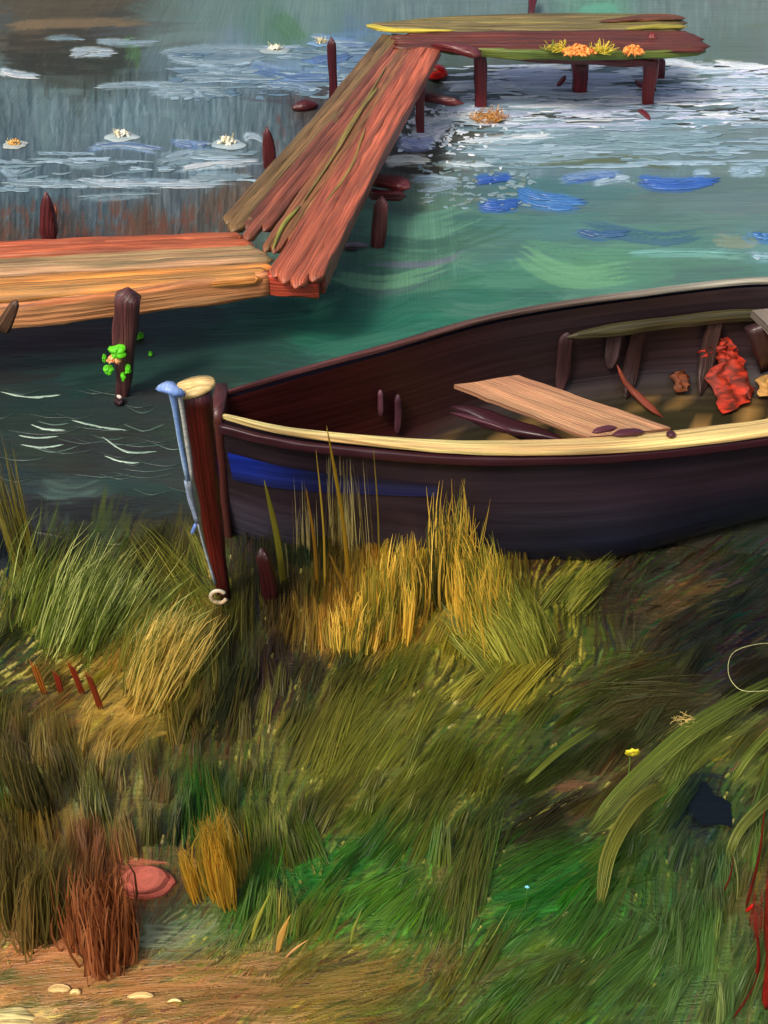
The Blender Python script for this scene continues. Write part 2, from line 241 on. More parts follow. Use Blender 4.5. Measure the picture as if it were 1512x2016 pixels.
for x0, y0, x1, y1, w, c in [(480,1330,650,1290,60,(34,28,22)),(400,1430,470,1330,50,(28,34,22)),(450,1110,620,1180,70,(36,38,24)),(560,1062,720,1070,40,(38,42,28)),(1290,1300,1500,1180,90,(22,30,28)),(1100,1200,1300,1160,60,(40,36,28)),  # last two here paint the boat's shade on the right shore
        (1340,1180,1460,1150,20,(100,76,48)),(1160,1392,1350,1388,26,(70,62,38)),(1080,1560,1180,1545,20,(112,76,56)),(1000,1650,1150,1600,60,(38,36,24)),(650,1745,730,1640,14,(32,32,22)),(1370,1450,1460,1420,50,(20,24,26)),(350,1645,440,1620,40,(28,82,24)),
        (560,1760,720,1700,70,(30,98,24)),(960,1800,1130,1760,70,(24,88,26)),(1040,1705,1160,1680,40,(34,100,30)),(700,1810,830,1790,60,(72,114,34)),(360,1660,420,1740,70,(168,124,44)),(240,1845,390,1850,44,(140,156,132)),(150,1440,260,1370,60,(152,126,52)),
        (560,1560,900,1380,80,(94,100,38)),(640,1640,960,1450,60,(86,94,34)),(600,1480,760,1350,40,(106,106,42)),(0,1900,260,1880,60,(188,130,88)),(0,1850,130,1850,60,(160,104,62)),(120,1800,150,1900,50,(176,112,74)),(10,1760,30,1860,40,(120,86,48)),(60,1960,560,1920,50,(174,120,76)),(500,1965,900,1890,60,(128,106,48)),(1160,1760,1300,1850,70,(60,92,42)),
        (1350,1560,1430,1560,60,(18,26,36)),(1345,1610,1420,1600,60,(16,24,32)),(0,1560,30,1600,50,(40,92,36)),(240,1250,340,1290,60,(184,150,72)),(60,1700,80,1860,50,(92,84,40)),(180,1700,200,1880,60,(132,80,48)),(260,1700,270,1860,50,(124,68,38)),
        (700,1260,780,1250,50,(176,138,54)),(640,1240,700,1250,40,(160,124,46)),(900,1200,980,1180,60,(160,136,52)),(220,1700,340,1720,40,(206,110,88)),(1180,1540,1260,1560,40,(88,72,44)),(1240,1900,1450,1840,90,(70,100,54)),(1250,1980,1480,1960,80,(72,104,56)),(880,1700,930,1850,70,(92,88,44)),(1160,1665,1330,1465,60,(100,112,50)),(1260,1545,1512,1365,74,(112,124,58)),(1172,1800,1230,1620,80,(98,104,46)),(1220,1640,1300,1560,44,(104,110,50)),(1440,1560,1530,1470,40,(104,114,54)),(1420,1700,1520,1590,50,(86,96,46)),(150,1500,380,1400,60,(156,130,58)),(220,1440,330,1330,60,(176,144,68)),(250,1330,350,1240,70,(190,156,74)),(0,1930,500,1900,60,(160,112,72)),(200,1990,760,1950,50,(140,104,60)),(1380,1560,1400,1650,70,(16,24,34)),(1350,1640,1400,1620,40,(18,26,32)),(1490,1740,1500,1900,26,(120,24,18))]:
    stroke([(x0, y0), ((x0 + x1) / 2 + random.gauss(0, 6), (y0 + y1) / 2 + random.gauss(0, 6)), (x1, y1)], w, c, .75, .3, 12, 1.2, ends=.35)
for bx_, n_ in (((0, 1060, 1080, 1900), 260), ((1080, 1360, 1512, 1990), 50)): auto_strokes(n_, bx_, (8, 26), (1.6, 2.2), angb, 10, .8, .1, pick([(206, 200, 110), (190, 186, 96), (170, 176, 84), (216, 206, 140)]), 2.5)  # short lemon flecks: glints painted into the bank colour
CC[int((1880 - Y0) / 2):, :int((900 - X0) / 2)] = CC[int((1880 - Y0) / 2):, :int((900 - X0) / 2)] * .94
def chart(px, py):
    ix = (px - X0) / 2; iy = (py - Y0) / 2
    ix = np.abs(ix); iy = np.abs(iy)
    ix = (CW - 1) - np.abs((CW - 1) - ix % (2 * CW - 2)); iy = (CH - 1) - np.abs((CH - 1) - iy % (2 * CH - 2))
    x0 = np.clip(ix.astype(int), 0, CW - 2); y0 = np.clip(iy.astype(int), 0, CH - 2)
    fx = np.clip(ix - x0, 0, 1); fy = np.clip(iy - y0, 0, 1)
    def s(A):
        g, h = (fx[..., None], fy[..., None]) if A.ndim == 3 else (fx, fy)
        return (A[y0, x0] * (1 - g) + A[y0, x0 + 1] * g) * (1 - h) + (A[y0 + 1, x0] * (1 - g) + A[y0 + 1, x0 + 1] * g) * h
    return lin(np.clip(s(CC), 3, 250)), s(HH)

# ------------------------------------------------------------------ materials
def paint(name, rough=.4, spec=.5, streak=(3, 130), contrast=.5, bump=.5, bdist=.004, translucent=0.0, gain=1.0, coat=0.0, relief=0.0):
    m = bpy.data.materials.new(name); m.use_nodes = True; t = m.node_tree; N = t.nodes; Lk = t.links.new
    b = N["Principled BSDF"]; out = N["Material Output"]
    ac = N.new("ShaderNodeAttribute"); ac.attribute_name = "Col"; as_ = N.new("ShaderNodeAttribute"); as_.attribute_name = "st"
    mp = N.new("ShaderNodeMapping"); mp.inputs['Scale'].default_value = (streak[0], streak[1], 1); Lk(as_.outputs['Vector'], mp.inputs[0])
    nz = N.new("ShaderNodeTexNoise"); nz.inputs['Scale'].default_value = 1; nz.inputs['Detail'].default_value = 3; Lk(mp.outputs[0], nz.inputs[0])
    mr = N.new("ShaderNodeMapRange"); mr.inputs[1].default_value = .3; mr.inputs[2].default_value = .7
    mr.inputs[3].default_value = (1 - contrast * .6) * gain; mr.inputs[4].default_value = (1 + contrast * .7) * gain; Lk(nz.outputs['Fac'], mr.inputs[0])
    vm = N.new("ShaderNodeVectorMath"); vm.operation = 'SCALE'; Lk(ac.outputs['Color'], vm.inputs[0]); Lk(mr.outputs[0], vm.inputs['Scale'])
    mp2 = N.new("ShaderNodeMapping"); mp2.inputs['Scale'].default_value = (streak[0] * .5, streak[1] * .16, 1); Lk(as_.outputs['Vector'], mp2.inputs[0])
    n2 = N.new("ShaderNodeTexNoise"); n2.inputs['Scale'].default_value = 1; n2.inputs['Detail'].default_value = 2; Lk(mp2.outputs[0], n2.inputs[0])
    m2 = N.new("ShaderNodeMapRange"); m2.inputs[1].default_value = .35; m2.inputs[2].default_value = .65; Lk(n2.outputs['Fac'], m2.inputs[0])
    tm = N.new("ShaderNodeMix"); tm.data_type = 'RGBA'; Lk(m2.outputs[0], tm.inputs[0]); q = min(1, contrast)
    tm.inputs[6].default_value = (1 - .34 * q, 1 - .22 * q, 1 - .26 * q, 1); tm.inputs[7].default_value = (1 + .22 * q, 1 + .14 * q, 1 + .05 * q, 1)
    v2 = N.new("ShaderNodeVectorMath"); v2.operation = 'MULTIPLY'; Lk(vm.outputs[0], v2.inputs[0]); Lk(tm.outputs[2], v2.inputs[1]); vm = v2
    Lk(vm.outputs[0], b.inputs['Base Color'])
    b.inputs['Roughness'].default_value = rough; b.inputs['Specular IOR Level'].default_value = spec
    b.inputs['Coat Weight'].default_value = coat; b.inputs['Coat Roughness'].default_value = .15
    src = nz.outputs['Fac']
    if relief:
        ah = N.new("ShaderNodeAttribute"); ah.attribute_name = "relief"
        ma = N.new("ShaderNodeMath"); ma.operation = 'MULTIPLY_ADD'; ma.inputs[1].default_value = relief; Lk(ah.outputs['Fac'], ma.inputs[0]); Lk(nz.outputs['Fac'], ma.inputs[2]); src = ma.outputs[0]
    bp = N.new("ShaderNodeBump"); bp.inputs['Strength'].default_value = bump; bp.inputs['Distance'].default_value = bdist
    Lk(src, bp.inputs['Height']); Lk(bp.outputs[0], b.inputs['Normal'])
    if coat: Lk(bp.outputs[0], b.inputs['Coat Normal'])
    if translucent:
        tr = N.new("ShaderNodeBsdfTranslucent"); Lk(vm.outputs[0], tr.inputs[0])
        mx = N.new("ShaderNodeMixShader"); mx.inputs[0].default_value = translucent
        Lk(b.outputs[0], mx.inputs[1]); Lk(tr.outputs[0], mx.inputs[2]); Lk(mx.outputs[0], out.inputs[0])
    return m

M_WATER = paint("lake_water", .45, .22, (1.6, 70), .22, .5, .005, relief=1.6)
M_BANK = paint("bank_soil", .4, .3, (5, 60), .2, .8, .007, relief=2.4)
M_GLINT_PAD = paint("ripple_light", .35, .5, (5, 160), .35, .6, .004)
M_WOOD = paint("painted_wood", .42, .4, (2.2, 90), .75, .9, .010)
M_DARK = paint("tarred_wood", .34, .5, (2.5, 110), .8, 1.0, .012, coat=.12)
M_HULL = paint("hull_paint", .36, .35, (.8, 34), .55, .6, .008, coat=.1)
M_GRASS = paint("grass_blade", .4, .22, (4, 400), .3, .1, .001, translucent=.5, gain=1.6)
M_STRAND = paint("pale_strand", .4, .5, (140, 12), .35, .7, .002)
M_STONE = paint("stone", .75, .15, (8, 110), .9, 1.0, .012)
M_CLOTH = paint("cloth", .6, .3, (14, 90), .5, .8, .004, translucent=.2)
M_PETAL = paint("petal", .4, .4, (30, 60), .3, .4, .002, translucent=.35, gain=1.35)

# ------------------------------------------------------------------ mesh building
class MB:
    def __init__(s): s.v = []; s.f = []; s.c = []; s.st = []; s.n = 0; s.r = []
    def grid(s, V, C, S, closed=False, capends=False):
        """V (nu,nv,3) points, C (nu,nv,3) colours, S (nu,nv,2) streak coordinates"""
        nu, nv = V.shape[:2]; b = s.n
        idx = np.arange(nu * nv).reshape(nu, nv) + b
        j = np.arange(nv if closed else nv - 1); j2 = (j + 1) % nv
        q = np.stack([idx[:-1][:, j], idx[1:][:, j], idx[1:][:, j2], idx[:-1][:, j2]], -1).reshape(-1, 4)
        s.f.append(q); s.v.append(V.reshape(-1, 3)); s.c.append(np.broadcast_to(C, V.shape).reshape(-1, 3)); s.st.append(S.reshape(-1, 2)); s.n += nu * nv
        if capends:
            for row, k in ((0, 1), (nu - 1, -1)):
                ring = V[row]; ctr = ring.mean(0); cb = s.n
                s.v.append(ctr[None]); s.c.append(np.broadcast_to(C, V.shape)[row].mean(0)[None]); s.st.append(S[row].mean(0)[None]); s.n += 1
                a = idx[row]; a2 = np.roll(a, -1)
                tri = np.stack([np.full(nv, cb), a, a2, a2], -1) if k == 1 else np.stack([np.full(nv, cb), a2, a, a], -1)
                s.f.append(tri)
        return s
    def build(s, name, mat, parent=None, relief=None, smooth=True):
        V = np.concatenate(s.v); Fq = np.concatenate(s.f); C = np.concatenate(s.c); S = np.concatenate(s.st)
        org = np.zeros(3)
        if parent is not None: org = np.array(parent['_org'])
        elif len(V) < 60000: org = np.array([V[:, 0].mean(), V[:, 1].mean(), V[:, 2].min()])
        V = V - org
        tri = Fq[:, 2] == Fq[:, 3]
        sizes = np.where(tri, 3, 4); flat = Fq[~tri].ravel(); 
        loops = np.concatenate([Fq[~tri].ravel(), Fq[tri][:, :3].ravel()]); sizes = np.concatenate([np.full((~tri).sum(), 4), np.full(tri.sum(), 3)])
        me = bpy.data.meshes.new(name); me.vertices.add(len(V)); me.vertices.foreach_set("co", V.astype(np.float32).ravel())
        me.loops.add(len(loops)); me.loops.foreach_set("vertex_index", loops.astype(np.int32))
        me.polygons.add(len(sizes)); me.polygons.foreach_set("loop_start", np.concatenate([[0], np.cumsum(sizes)[:-1]]).astype(np.int32))
        me.update(calc_edges=True)
        a = me.attributes.new("Col", 'FLOAT_COLOR', 'POINT'); a.data.foreach_set("color", np.hstack([C, np.ones((len(C), 1))]).astype(np.float32).ravel())
        a = me.attributes.new("st", 'FLOAT_VECTOR', 'POINT'); a.data.foreach_set("vector", np.hstack([S, np.zeros((len(S), 1))]).astype(np.float32).ravel())
        if relief is not None:
            a = me.attributes.new("relief", 'FLOAT', 'POINT'); a.data.foreach_set("value", relief.astype(np.float32).ravel())
        if smooth: me.polygons.foreach_set("use_smooth", np.ones(len(sizes), bool))
        me.materials.append(mat)
        o = bpy.data.objects.new(name, me); COL.objects.link(o)
        if parent is not None: o.parent = parent
        else: o.location = org; o['_org'] = org.tolist()
        return o

def sect(power=1.0, n=12):
    t = np.linspace(0, 2 * math.pi, n, endpoint=False) + math.pi / n
    f = lambda a: np.sign(a) * np.abs(a) ** power
    return np.stack([f(np.cos(t)), f(np.sin(t))], 1)
def loft(mb, pts, w, h, col, up=(0, 0, 1), power=.35, nsec=12, n=None, jit=0.0, taper=(0, 0), col2=None, seed=None, cj=.12, grad=None):
    """a bar through pts, w wide and h thick (numbers or lists along it), its colour jittered in long streaks"""
    L = sum((Vector(pts[i + 1]) - Vector(pts[i])).length for i in range(len(pts) - 1))
    n = n or max(8, min(80, int(L / .05))); c = curve_pts(pts, n); u = np.linspace(0, 1, n)
    W_ = np.interp(u, np.linspace(0, 1, len(np.atleast_1d(w))), np.atleast_1d(w)); H_ = np.interp(u, np.linspace(0, 1, len(np.atleast_1d(h))), np.atleast_1d(h))
    if taper[0]: k = np.clip(u / taper[0], 0, 1) ** .5 * .9 + .1; W_ = W_ * k; H_ = H_ * k
    if taper[1]: k = np.clip((1 - u) / taper[1], 0, 1) ** .5 * .9 + .1; W_ = W_ * k; H_ = H_ * k
    t = np.gradient(c, axis=0); t /= np.linalg.norm(t, axis=1)[:, None]
    up = np.array(up, float); sx = np.cross(t, up); sx /= np.linalg.norm(sx, axis=1)[:, None] + 1e-9; uz = np.cross(sx, t)
    S = sect(power, nsec); sd_ = random.randint(0, 9999) if seed is None else seed
    k = np.arange(nsec)
    J = 1 + jit * (vnoise(u[:, None] * L * 9 + 0 * k, k[None, :] * .9 + 0 * u[:, None], sd_) - .5) * 2
    V = c[:, None] + sx[:, None] * (S[None, :, 0] * W_[:, None] / 2 * J)[..., None] + uz[:, None] * (S[None, :, 1] * H_[:, None] / 2 * J)[..., None]
    c1 = lin(col); c2 = lin(col2) if col2 is not None else c1
    m = np.clip((vnoise(u[:, None] * L * 2.2 + 0 * k, k[None, :] * .8 + 0 * u[:, None], sd_ + 3)) * 1.6 - .3, 0, 1)[..., None]
    C = c1 * (1 - m) + c2 * m
    if grad:                                            # colours set along the length
        G_ = lin(np.array(grad, float)); g = np.stack([np.interp(u, np.linspace(0, 1, len(G_)), G_[:, i]) for i in range(3)], 1)[:, None]
        C = C * .0 + g * (1 + .25 * (m - .5))
    C = C * (1 + cj * (vnoise(u[:, None] * L * 4 + 0 * k, k[None, :] * 1.7 + 0 * u[:, None], sd_ + 5) - .5) * 2)[..., None]
    St = np.stack([np.broadcast_to(u[:, None] * L, (n, nsec)) + sd_ * .37, S[None, :, 0] * W_[:, None] / 2 + S[None, :, 1] * H_[:, None] * .35 + sd_ * .11], -1)
    mb.grid(V, C, St, closed=True, capends=True); return mb

def tag(o, label=None, cat=None, group=None, kind=None):
    if label: o['label'] = label
    if cat: o['category'] = cat
    if group: o['group'] = group
    if kind: o['kind'] = kind
    return o
def empty(name, loc, label, cat, group=None):
    o = bpy.data.objects.new(name, None); COL.objects.link(o); o.location = loc; o.empty_display_size = .1
    o['_org'] = [loc[0], loc[1], loc[2]]; return tag(o, label, cat, group)

# ------------------------------------------------------------------ setting: lake and bank
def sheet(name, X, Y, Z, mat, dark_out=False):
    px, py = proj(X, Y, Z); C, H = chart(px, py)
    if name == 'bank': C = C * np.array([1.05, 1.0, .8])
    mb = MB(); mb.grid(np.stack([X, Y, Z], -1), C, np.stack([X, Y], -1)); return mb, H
def spread(lo, hi, n, far, m):                          # dense inside, stretched outside
    core = np.linspace(lo, hi, n); g = np.cumsum(np.geomspace((hi - lo) / n, far, m)); g = g[g < far]
    return np.concatenate([(lo - g)[::-1], core, hi + g])
# lake
ys = np.concatenate([np.array([2.6, 3.0]), 3.3 + np.cumsum(np.geomspace(.008, .02, 420)), np.array([9.2])])
ys = ys[ys < 12.6]; yr = [3.3]
while yr[-1] < 12.9: yr.append(yr[-1] + 0.00115 * (yr[-1] ** 2 + 12.9) * 0.24 * 1.15)
ys = np.array([2.4, 2.8] + yr + list(13 + np.cumsum(np.geomspace(.1, 60, 26))))
us = np.concatenate([-np.geomspace(6, .56, 14)[:-1], np.linspace(-.55, .55, 700), np.geomspace(.56, 6, 14)[1:]])
Yg, Ug = np.meshgrid(ys, us, indexing='ij'); Xg = Ug * (Yg * .72 + 1.2); 
Zg = np.zeros_like(Xg)
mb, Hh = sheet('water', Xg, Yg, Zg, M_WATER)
st = np.stack([Xg, Yg], -1)
# upright brushing far off, level brushing near: swap the streak direction there
vv = np.clip((Yg - 5.6) / .8, 0, 1) * np.clip((1.0 - Xg) / 1.0, 0, 1)
vv = np.where(vv > .5, 1.0, 0.0)[..., None]
mb.st = [(st * (1 - vv) + (st[..., ::-1] * np.array([.5, 1.2])) * vv).reshape(-1, 2)]
water = mb.build('water', M_WATER, relief=Hh.ravel()); tag(water, 'blue green lake water with pale ripples', kind='structure')
# bank
yb = np.concatenate([-np.geomspace(6, .1, 12) + 1.1, np.linspace(1.15, 4.3, 820), 4.3 + np.cumsum(np.geomspace(.05, 2, 12))])
xb = np.concatenate([-np.geomspace(25, 2.4, 14)[:-1], np.linspace(-2.3, 2.3, 1050), np.geomspace(2.4, 25, 14)[1:]])
Yb, Xb = np.meshgrid(yb, xb, indexing='ij'); Zb = gz(Xb, Yb)
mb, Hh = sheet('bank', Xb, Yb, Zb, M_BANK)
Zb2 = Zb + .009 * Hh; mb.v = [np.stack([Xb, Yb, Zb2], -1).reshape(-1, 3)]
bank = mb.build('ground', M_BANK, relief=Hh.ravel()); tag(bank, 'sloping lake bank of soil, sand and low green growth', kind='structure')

# ------------------------------------------------------------------ ripples and sparkle: reflected light painted as thin raised streaks
def dab(mb, pts, width, col, col2=None, z=.0, thick=.0035, rag=.35):
    """a thin domed streak lying on the water; pts and width in photo pixels"""
    if width > 5.5:                                     # a broad streak is broken into bristle lines
        q = np.array(pts, float); m_ = int(width / 2.3); LL = abs(q[-1, 0] - q[0, 0]); cc = curve_pts(q, 40); ca, cb = np.array(col, float), np.array(col2 if col2 is not None else col, float)
        for i in range(m_):
            f = (i + .5) / m_ - .5; sh = math.sqrt(max(.05, 1 - (2 * f) ** 2)); nb = 1 if LL < 50 else random.choice([1, 2, 2])
            for b_ in range(nb):
                lo = b_ / nb + random.uniform(0, .16) + (1 - sh) * .25 * (b_ == 0); hi = (b_ + 1) / nb - random.uniform(-.06, .14) - (1 - sh) * .25 * (b_ == nb - 1)
                a_, z_ = int(np.clip(lo, 0, .9) * 39), int(np.clip(hi, .1, 1) * 39)
                if z_ - a_ < 4: continue
                g = cc[[a_, (a_ + z_) // 2, z_]] + np.array([0, f * width + random.gauss(0, .5)]); k_ = random.random()
                dab(mb, g, random.uniform(2.6, 4.6), ca * (1 - k_) + cb * k_ + random.gauss(0, 5), None, z + .0006 * (i % 5) + .0003 * b_, thick)
        return
    p = np.array(pts, float); L = np.hypot(*np.diff(p, axis=0).T).sum(); n = max(8, min(60, int(L / 6)))
    c = curve_pts(p, n); u = np.linspace(0, 1, n); sd_ = random.randint(0, 9999)
    w0 = width * np.clip(u * (1 - u) * 4, 0, 1) ** .45
    a = w0 * (.5 + rag * (vnoise(u * L / 14, u * 0, sd_) - .5)); b = w0 * (.5 + rag * 1.6 * (vnoise(u * L / 10, u * 0, sd_ + 1) - .5))
    vs = np.array([-1, -.8, -.3, .3, .8, 1.0]); hs = np.array([0, .75, 1, .9, .8, 0]) * thick
    off = np.where(vs[None] < 0, vs[None] * a[:, None], vs[None] * b[:, None])
    px = c[:, 0, None] + 0 * off; py = c[:, 1, None] + off
    hz = z + .003 + hs[None] * (np.clip(u * (1 - u) * 12, 0, 1)[:, None]) * (.5 + vnoise(u[:, None] * L / 9 + 0 * off, vs[None] * 2 + 0 * off, sd_ + 2))
    dx, dy, dz = rays(px, py); t = (z - HC) / dz
    V = np.stack([t * dx, t * dy, hz], -1)
    c1 = lin(col); c2 = lin(col2 if col2 is not None else col)
    m = vnoise(u[:, None] * L / 40 + 0 * off, vs[None] * 1.5 + 0 * off, sd_ + 3)[..., None]
    C = c1 * (1 - m) + c2 * m
    mb.grid(V, C, np.stack([V[..., 0] + sd_, V[..., 1]], -1))
water_glints = MB()
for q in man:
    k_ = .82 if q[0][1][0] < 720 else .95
    dab(water_glints, q[0], q[1], tuple(c_ * k_ for c_ in q[2]), tuple(c_ * k_ for c_ in (q[3] if len(q) > 3 else q[2])), thick=.006)
for _ in range(330):
    if random.random() < .62:
        x = random.uniform(850, 1560); y = random.uniform(148, 330); cs = [PBL, LIL, GBL, (128, 152, 170), WHT]; L = random.uniform(20, 190)
        if y > 250: cs = [GBL, (120, 150, 166), PBL, (104, 134, 146)]
    elif random.random() < .7:
        x = random.uniform(300, 720); y = random.uniform(92, 196); cs = [GBL, PBL, (98, 130, 154), (96, 124, 144)]; L = random.uniform(20, 120)
    else:
        x = random.uniform(-60, 470); y = random.uniform(300, 375); cs = [GBL, (98, 124, 138), PBL]; L = random.uniform(20, 130)
    w = random.uniform(2, 8); c = random.choice(cs)
    if x < 720: c = tuple(c_ * .82 for c_ in c)
    dab(water_glints, [(x, y), (x + L / 2, y + random.uniform(-3, 3)), (x + L, y + random.uniform(-4, 3))], w, c, random.choice(cs))
for _ in range(34):       # thin pale arcs on the dark inlet
    x = random.uniform(-60, 330); y = random.uniform(765, 975); L = random.uniform(50, 130); c = random.choice([(54, 76, 70), (44, 62, 58), (80, 106, 96), (40, 56, 52)])
    dab(water_glints, [(x, y), (x + L / 2, y + random.uniform(5, 14)), (x + L, y + random.uniform(-3, 7))], random.uniform(1.2, 3), c, c, thick=.0015)
for q in [[(140, 828), (200, 842), (250, 848)], [(36, 858), (70, 863), (116, 860)], [(40, 876), (80, 882), (126, 876)], [(205, 898), (240, 910), (276, 912)], [(200, 860), (250, 890), (310, 890)], [(0, 772), (60, 783), (120, 778)], [(60, 836), (90, 846), (130, 848)]]:
    dab(water_glints, q, 3.6, (190, 214, 196), (110, 140, 126), thick=.002)
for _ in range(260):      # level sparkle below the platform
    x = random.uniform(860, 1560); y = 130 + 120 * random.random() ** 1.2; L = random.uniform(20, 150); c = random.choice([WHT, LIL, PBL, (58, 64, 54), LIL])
    dab(water_glints, [(x, y), (x + L / 2, y + random.uniform(-2, 3)), (x + L, y + random.uniform(-3, 2))], random.uniform(1.5, 5), c, c if c[0] < 90 else random.choice([WHT, PBL]))
for _ in range(260):      # broken specks under the walkway
    x = random.gauss(870, 60); y = random.gauss(250, 30)
    if x < 770 or y > 330 or y < 190: continue
    dab(water_glints, [(x, y), (x + 4, y + random.uniform(-3, 3)), (x + random.uniform(5, 16), y + random.uniform(-3, 3))], random.uniform(2, 6), random.choice([WHT, LIL, PBL, GBL]), WHT)
for _ in range(150):
    x = random.uniform(820, 1040); y = random.uniform(320, 410)
    dab(water_glints, [(x, y), (x + 6, y + random.uniform(-3, 3)), (x + random.uniform(7, 22), y + random.uniform(-3, 3))], random.uniform(2, 6), random.choice([GBL, (108, 128, 120), (118, 140, 150), (96, 104, 66)]), GBL)
tag(water_glints.build('water_glints', M_GLINT_PAD), 'pale and blue ripple streaks with painted flecks of sparkle on the lake', 'water_glints', kind='stuff')

# ------------------------------------------------------------------ jetty
DZ = .5
o0 = P(300, 540, 0)
jetty = empty('jetty', (o0.x, o0.y, 0), 'long orange and red brown plank jetty bending over the lake to a far platform', 'jetty')
def plank(mb, a, b, wpx_or_m, col, col2=None, z=DZ, th=.05, taper=(0, 0), mid=None, jit=.05, n=None):
    """one broad board, split by weather into narrow strips of uneven length and tone"""
    A, B = P(a[0], a[1], z), P(b[0], b[1], z); d = B - A; L = d.length; d.normalize(); sd3 = Vector((d.y, -d.x, 0))
    W_ = np.atleast_1d(np.array(wpx_or_m, float)); n = n or max(3, int(W_.max() / .062)); ca, cb = np.array(col, float), np.array(col2 if col2 is not None else col, float)
    for i in range(n):
        f = (i + .5) / n - .5; k = random.random(); wm = [float(w) for w in W_]; m_ = len(wm)
        e0 = random.uniform(-.07, .09) + taper[0] * L * .8 * (2 * f) ** 2; e1 = random.uniform(-.07, .09) + taper[1] * L * .8 * (2 * f) ** 2
        pts = []
        for q in range(5):
            u = q / 4; w = np.interp(u, np.linspace(0, 1, m_), wm) if m_ > 1 else wm[0]; p = A.lerp(B, u) + sd3 * (f * w)
            if q == 0: p = p + d * e0
            if q == 4: p = p - d * e1
            pts.append(p + Vector((0, 0, random.uniform(-.004, .004))))
        c_ = (ca * (1 - k) + cb * k) * random.uniform(.84, 1.14); c2 = (ca * k + cb * (1 - k)) * random.uniform(.84, 1.14)
        loft(mb, pts, [w / n * random.uniform(1.05, 1.4) for w in (wm if m_ > 1 else wm * 2)], th * random.uniform(.85, 1.1), c_, col2=c2, taper=(.004, .004), jit=.14, power=.4, nsec=10, cj=.3)
# left arm: boards, back to front
arm = MB()
plank(arm, (-420, 516), (500, 474), [.17, .19, .16], (190, 98, 62), (168, 84, 52), taper=(0, .05))
plank(arm, (-420, 548), (516, 502), .20, (128, 112, 78), (176, 136, 100), z=DZ - .006)
plank(arm, (-420, 600), (522, 538), [.23, .22, .17], (200, 124, 54), (166, 126, 76), z=DZ - .002)
arm.build('deck', M_WOOD, jetty)
fa = MB(); loft(fa, [P(-420, 650, DZ - .05), P(60, 618, DZ - .05), P(528, 558, DZ - .05)], .05, .15, (214, 152, 104), col2=(200, 116, 66), jit=.12, nsec=14, cj=.25)
fa.build('edge_board', M_WOOD, jetty)
# walkway
wk = MB()
plank(wk, (452, 462), (782, 72), [.21, .18, .24], (126, 92, 60), (112, 92, 56), z=DZ + .004, taper=(.06, 0))
plank(wk, (490, 468), (810, 72), [.17, .16, .2], (134, 76, 56), (110, 60, 44), z=DZ + .008, taper=(.05, 0))
plank(wk, (538, 500), (828, 74), [.17, .17, .2], (158, 92, 64), (134, 100, 60), z=DZ + .012, taper=(.05, 0))
plank(wk, (574, 556), (850, 80), [.30, .23, .24], (176, 94, 68), (150, 78, 56), z=DZ + .018, taper=(0, 0))
wk.build('deck', M_WOOD, jetty)
ln = MB()      # olive moss lines along the joints
for a, m_, b, w, c in [((536, 492), (560, 440), (592, 404), .022, (134, 134, 56)), ((596, 398), (680, 270), (760, 130), .018, (134, 112, 58)), ((640, 400), (690, 330), (720, 250), .022, (140, 110, 58)), ((660, 300), (700, 230), (745, 170), .025, (150, 130, 62))]:
    loft(ln, [P(*a, DZ + .045), P(*m_, DZ + .045), P(*b, DZ + .045)], w, .012, c, taper=(.2, .2), jit=.3)
tag(ln.build('moss', M_WOOD, jetty), 'olive moss along the joints of the walkway boards')
wf = MB(); loft(wf, [P(632, 560, DZ - .06), P(716, 372, DZ - .06), P(862, 100, DZ - .06)], .05, .12, (138, 62, 50), col2=(170, 80, 64), jit=.12, nsec=14)
wf.build('edge_board', M_WOOD, jetty)
we = MB(); loft(we, [P(514, 556, DZ - .05), P(628, 564, DZ - .05)], .05, .14, (196, 80, 56), col2=(170, 64, 46), jit=.15); we.build('edge_board', M_WOOD, jetty)
# far platform
pf = MB()
plank(pf, (718, 51), (1352, 46), [.14, .44, .52, .44], (134, 126, 72), (110, 92, 62), z=DZ + .03, taper=(.12, .05), th=.035)
plank(pf, (780, 82), (1386, 82), [.34, .40, .46, .42], (104, 46, 38), (92, 52, 42), z=DZ + .034, taper=(.02, .05), th=.035)
pf.build('deck', M_WOOD, jetty)
for pts, w, c, c2, tp_, lb in [([(720, 49), (780, 60), (900, 60)], .08, (206, 190, 66), (160, 150, 76), (.1, .5), 'yellow strip at the near end of the platform'),
        ([(1230, 57), (1290, 52), (1354, 52)], .07, (176, 160, 62), (150, 140, 60), (.5, .1), 'yellow olive strip at the far end of the platform'), ([(1180, 42), (1290, 34), (1350, 36)], .12, (112, 66, 46), (96, 60, 40), (.4, .2), 'brown back strip of the platform')]:
    ye = MB(); loft(ye, [P(a, b, DZ + .062) for a, b in pts], w, .02, c, col2=c2, taper=tp_, jit=.2); tag(ye.build('edge_strip', M_WOOD, jetty), lb)
ge = MB(); loft(ge, [P(850, 94, DZ + .01), P(1000, 106, DZ + .01), P(1150, 108, DZ + .01), P(1390, 102, DZ + .01)], .05, .07, (104, 114, 46), col2=(88, 108, 50), taper=(.1, .05), jit=.2); tag(ge.build('edge_board', M_WOOD, jetty), 'mossy green front edge of the far platform')
fb = MB(); loft(fb, [P(990, 112, DZ - .09), P(1150, 118, DZ - .09), P(1300, 124, DZ - .09)], .06, .07, (96, 30, 32), taper=(.2, .2), jit=.2); fb.build('beam', M_DARK, jetty)
br = MB(); loft(br, [P(848, 88, DZ + .06), P(900, 96, DZ + .06), P(948, 110, DZ + .04)], .1, .06, (92, 26, 30), taper=(.15, .1), jit=.2); br.build('brace', M_DARK, jetty)
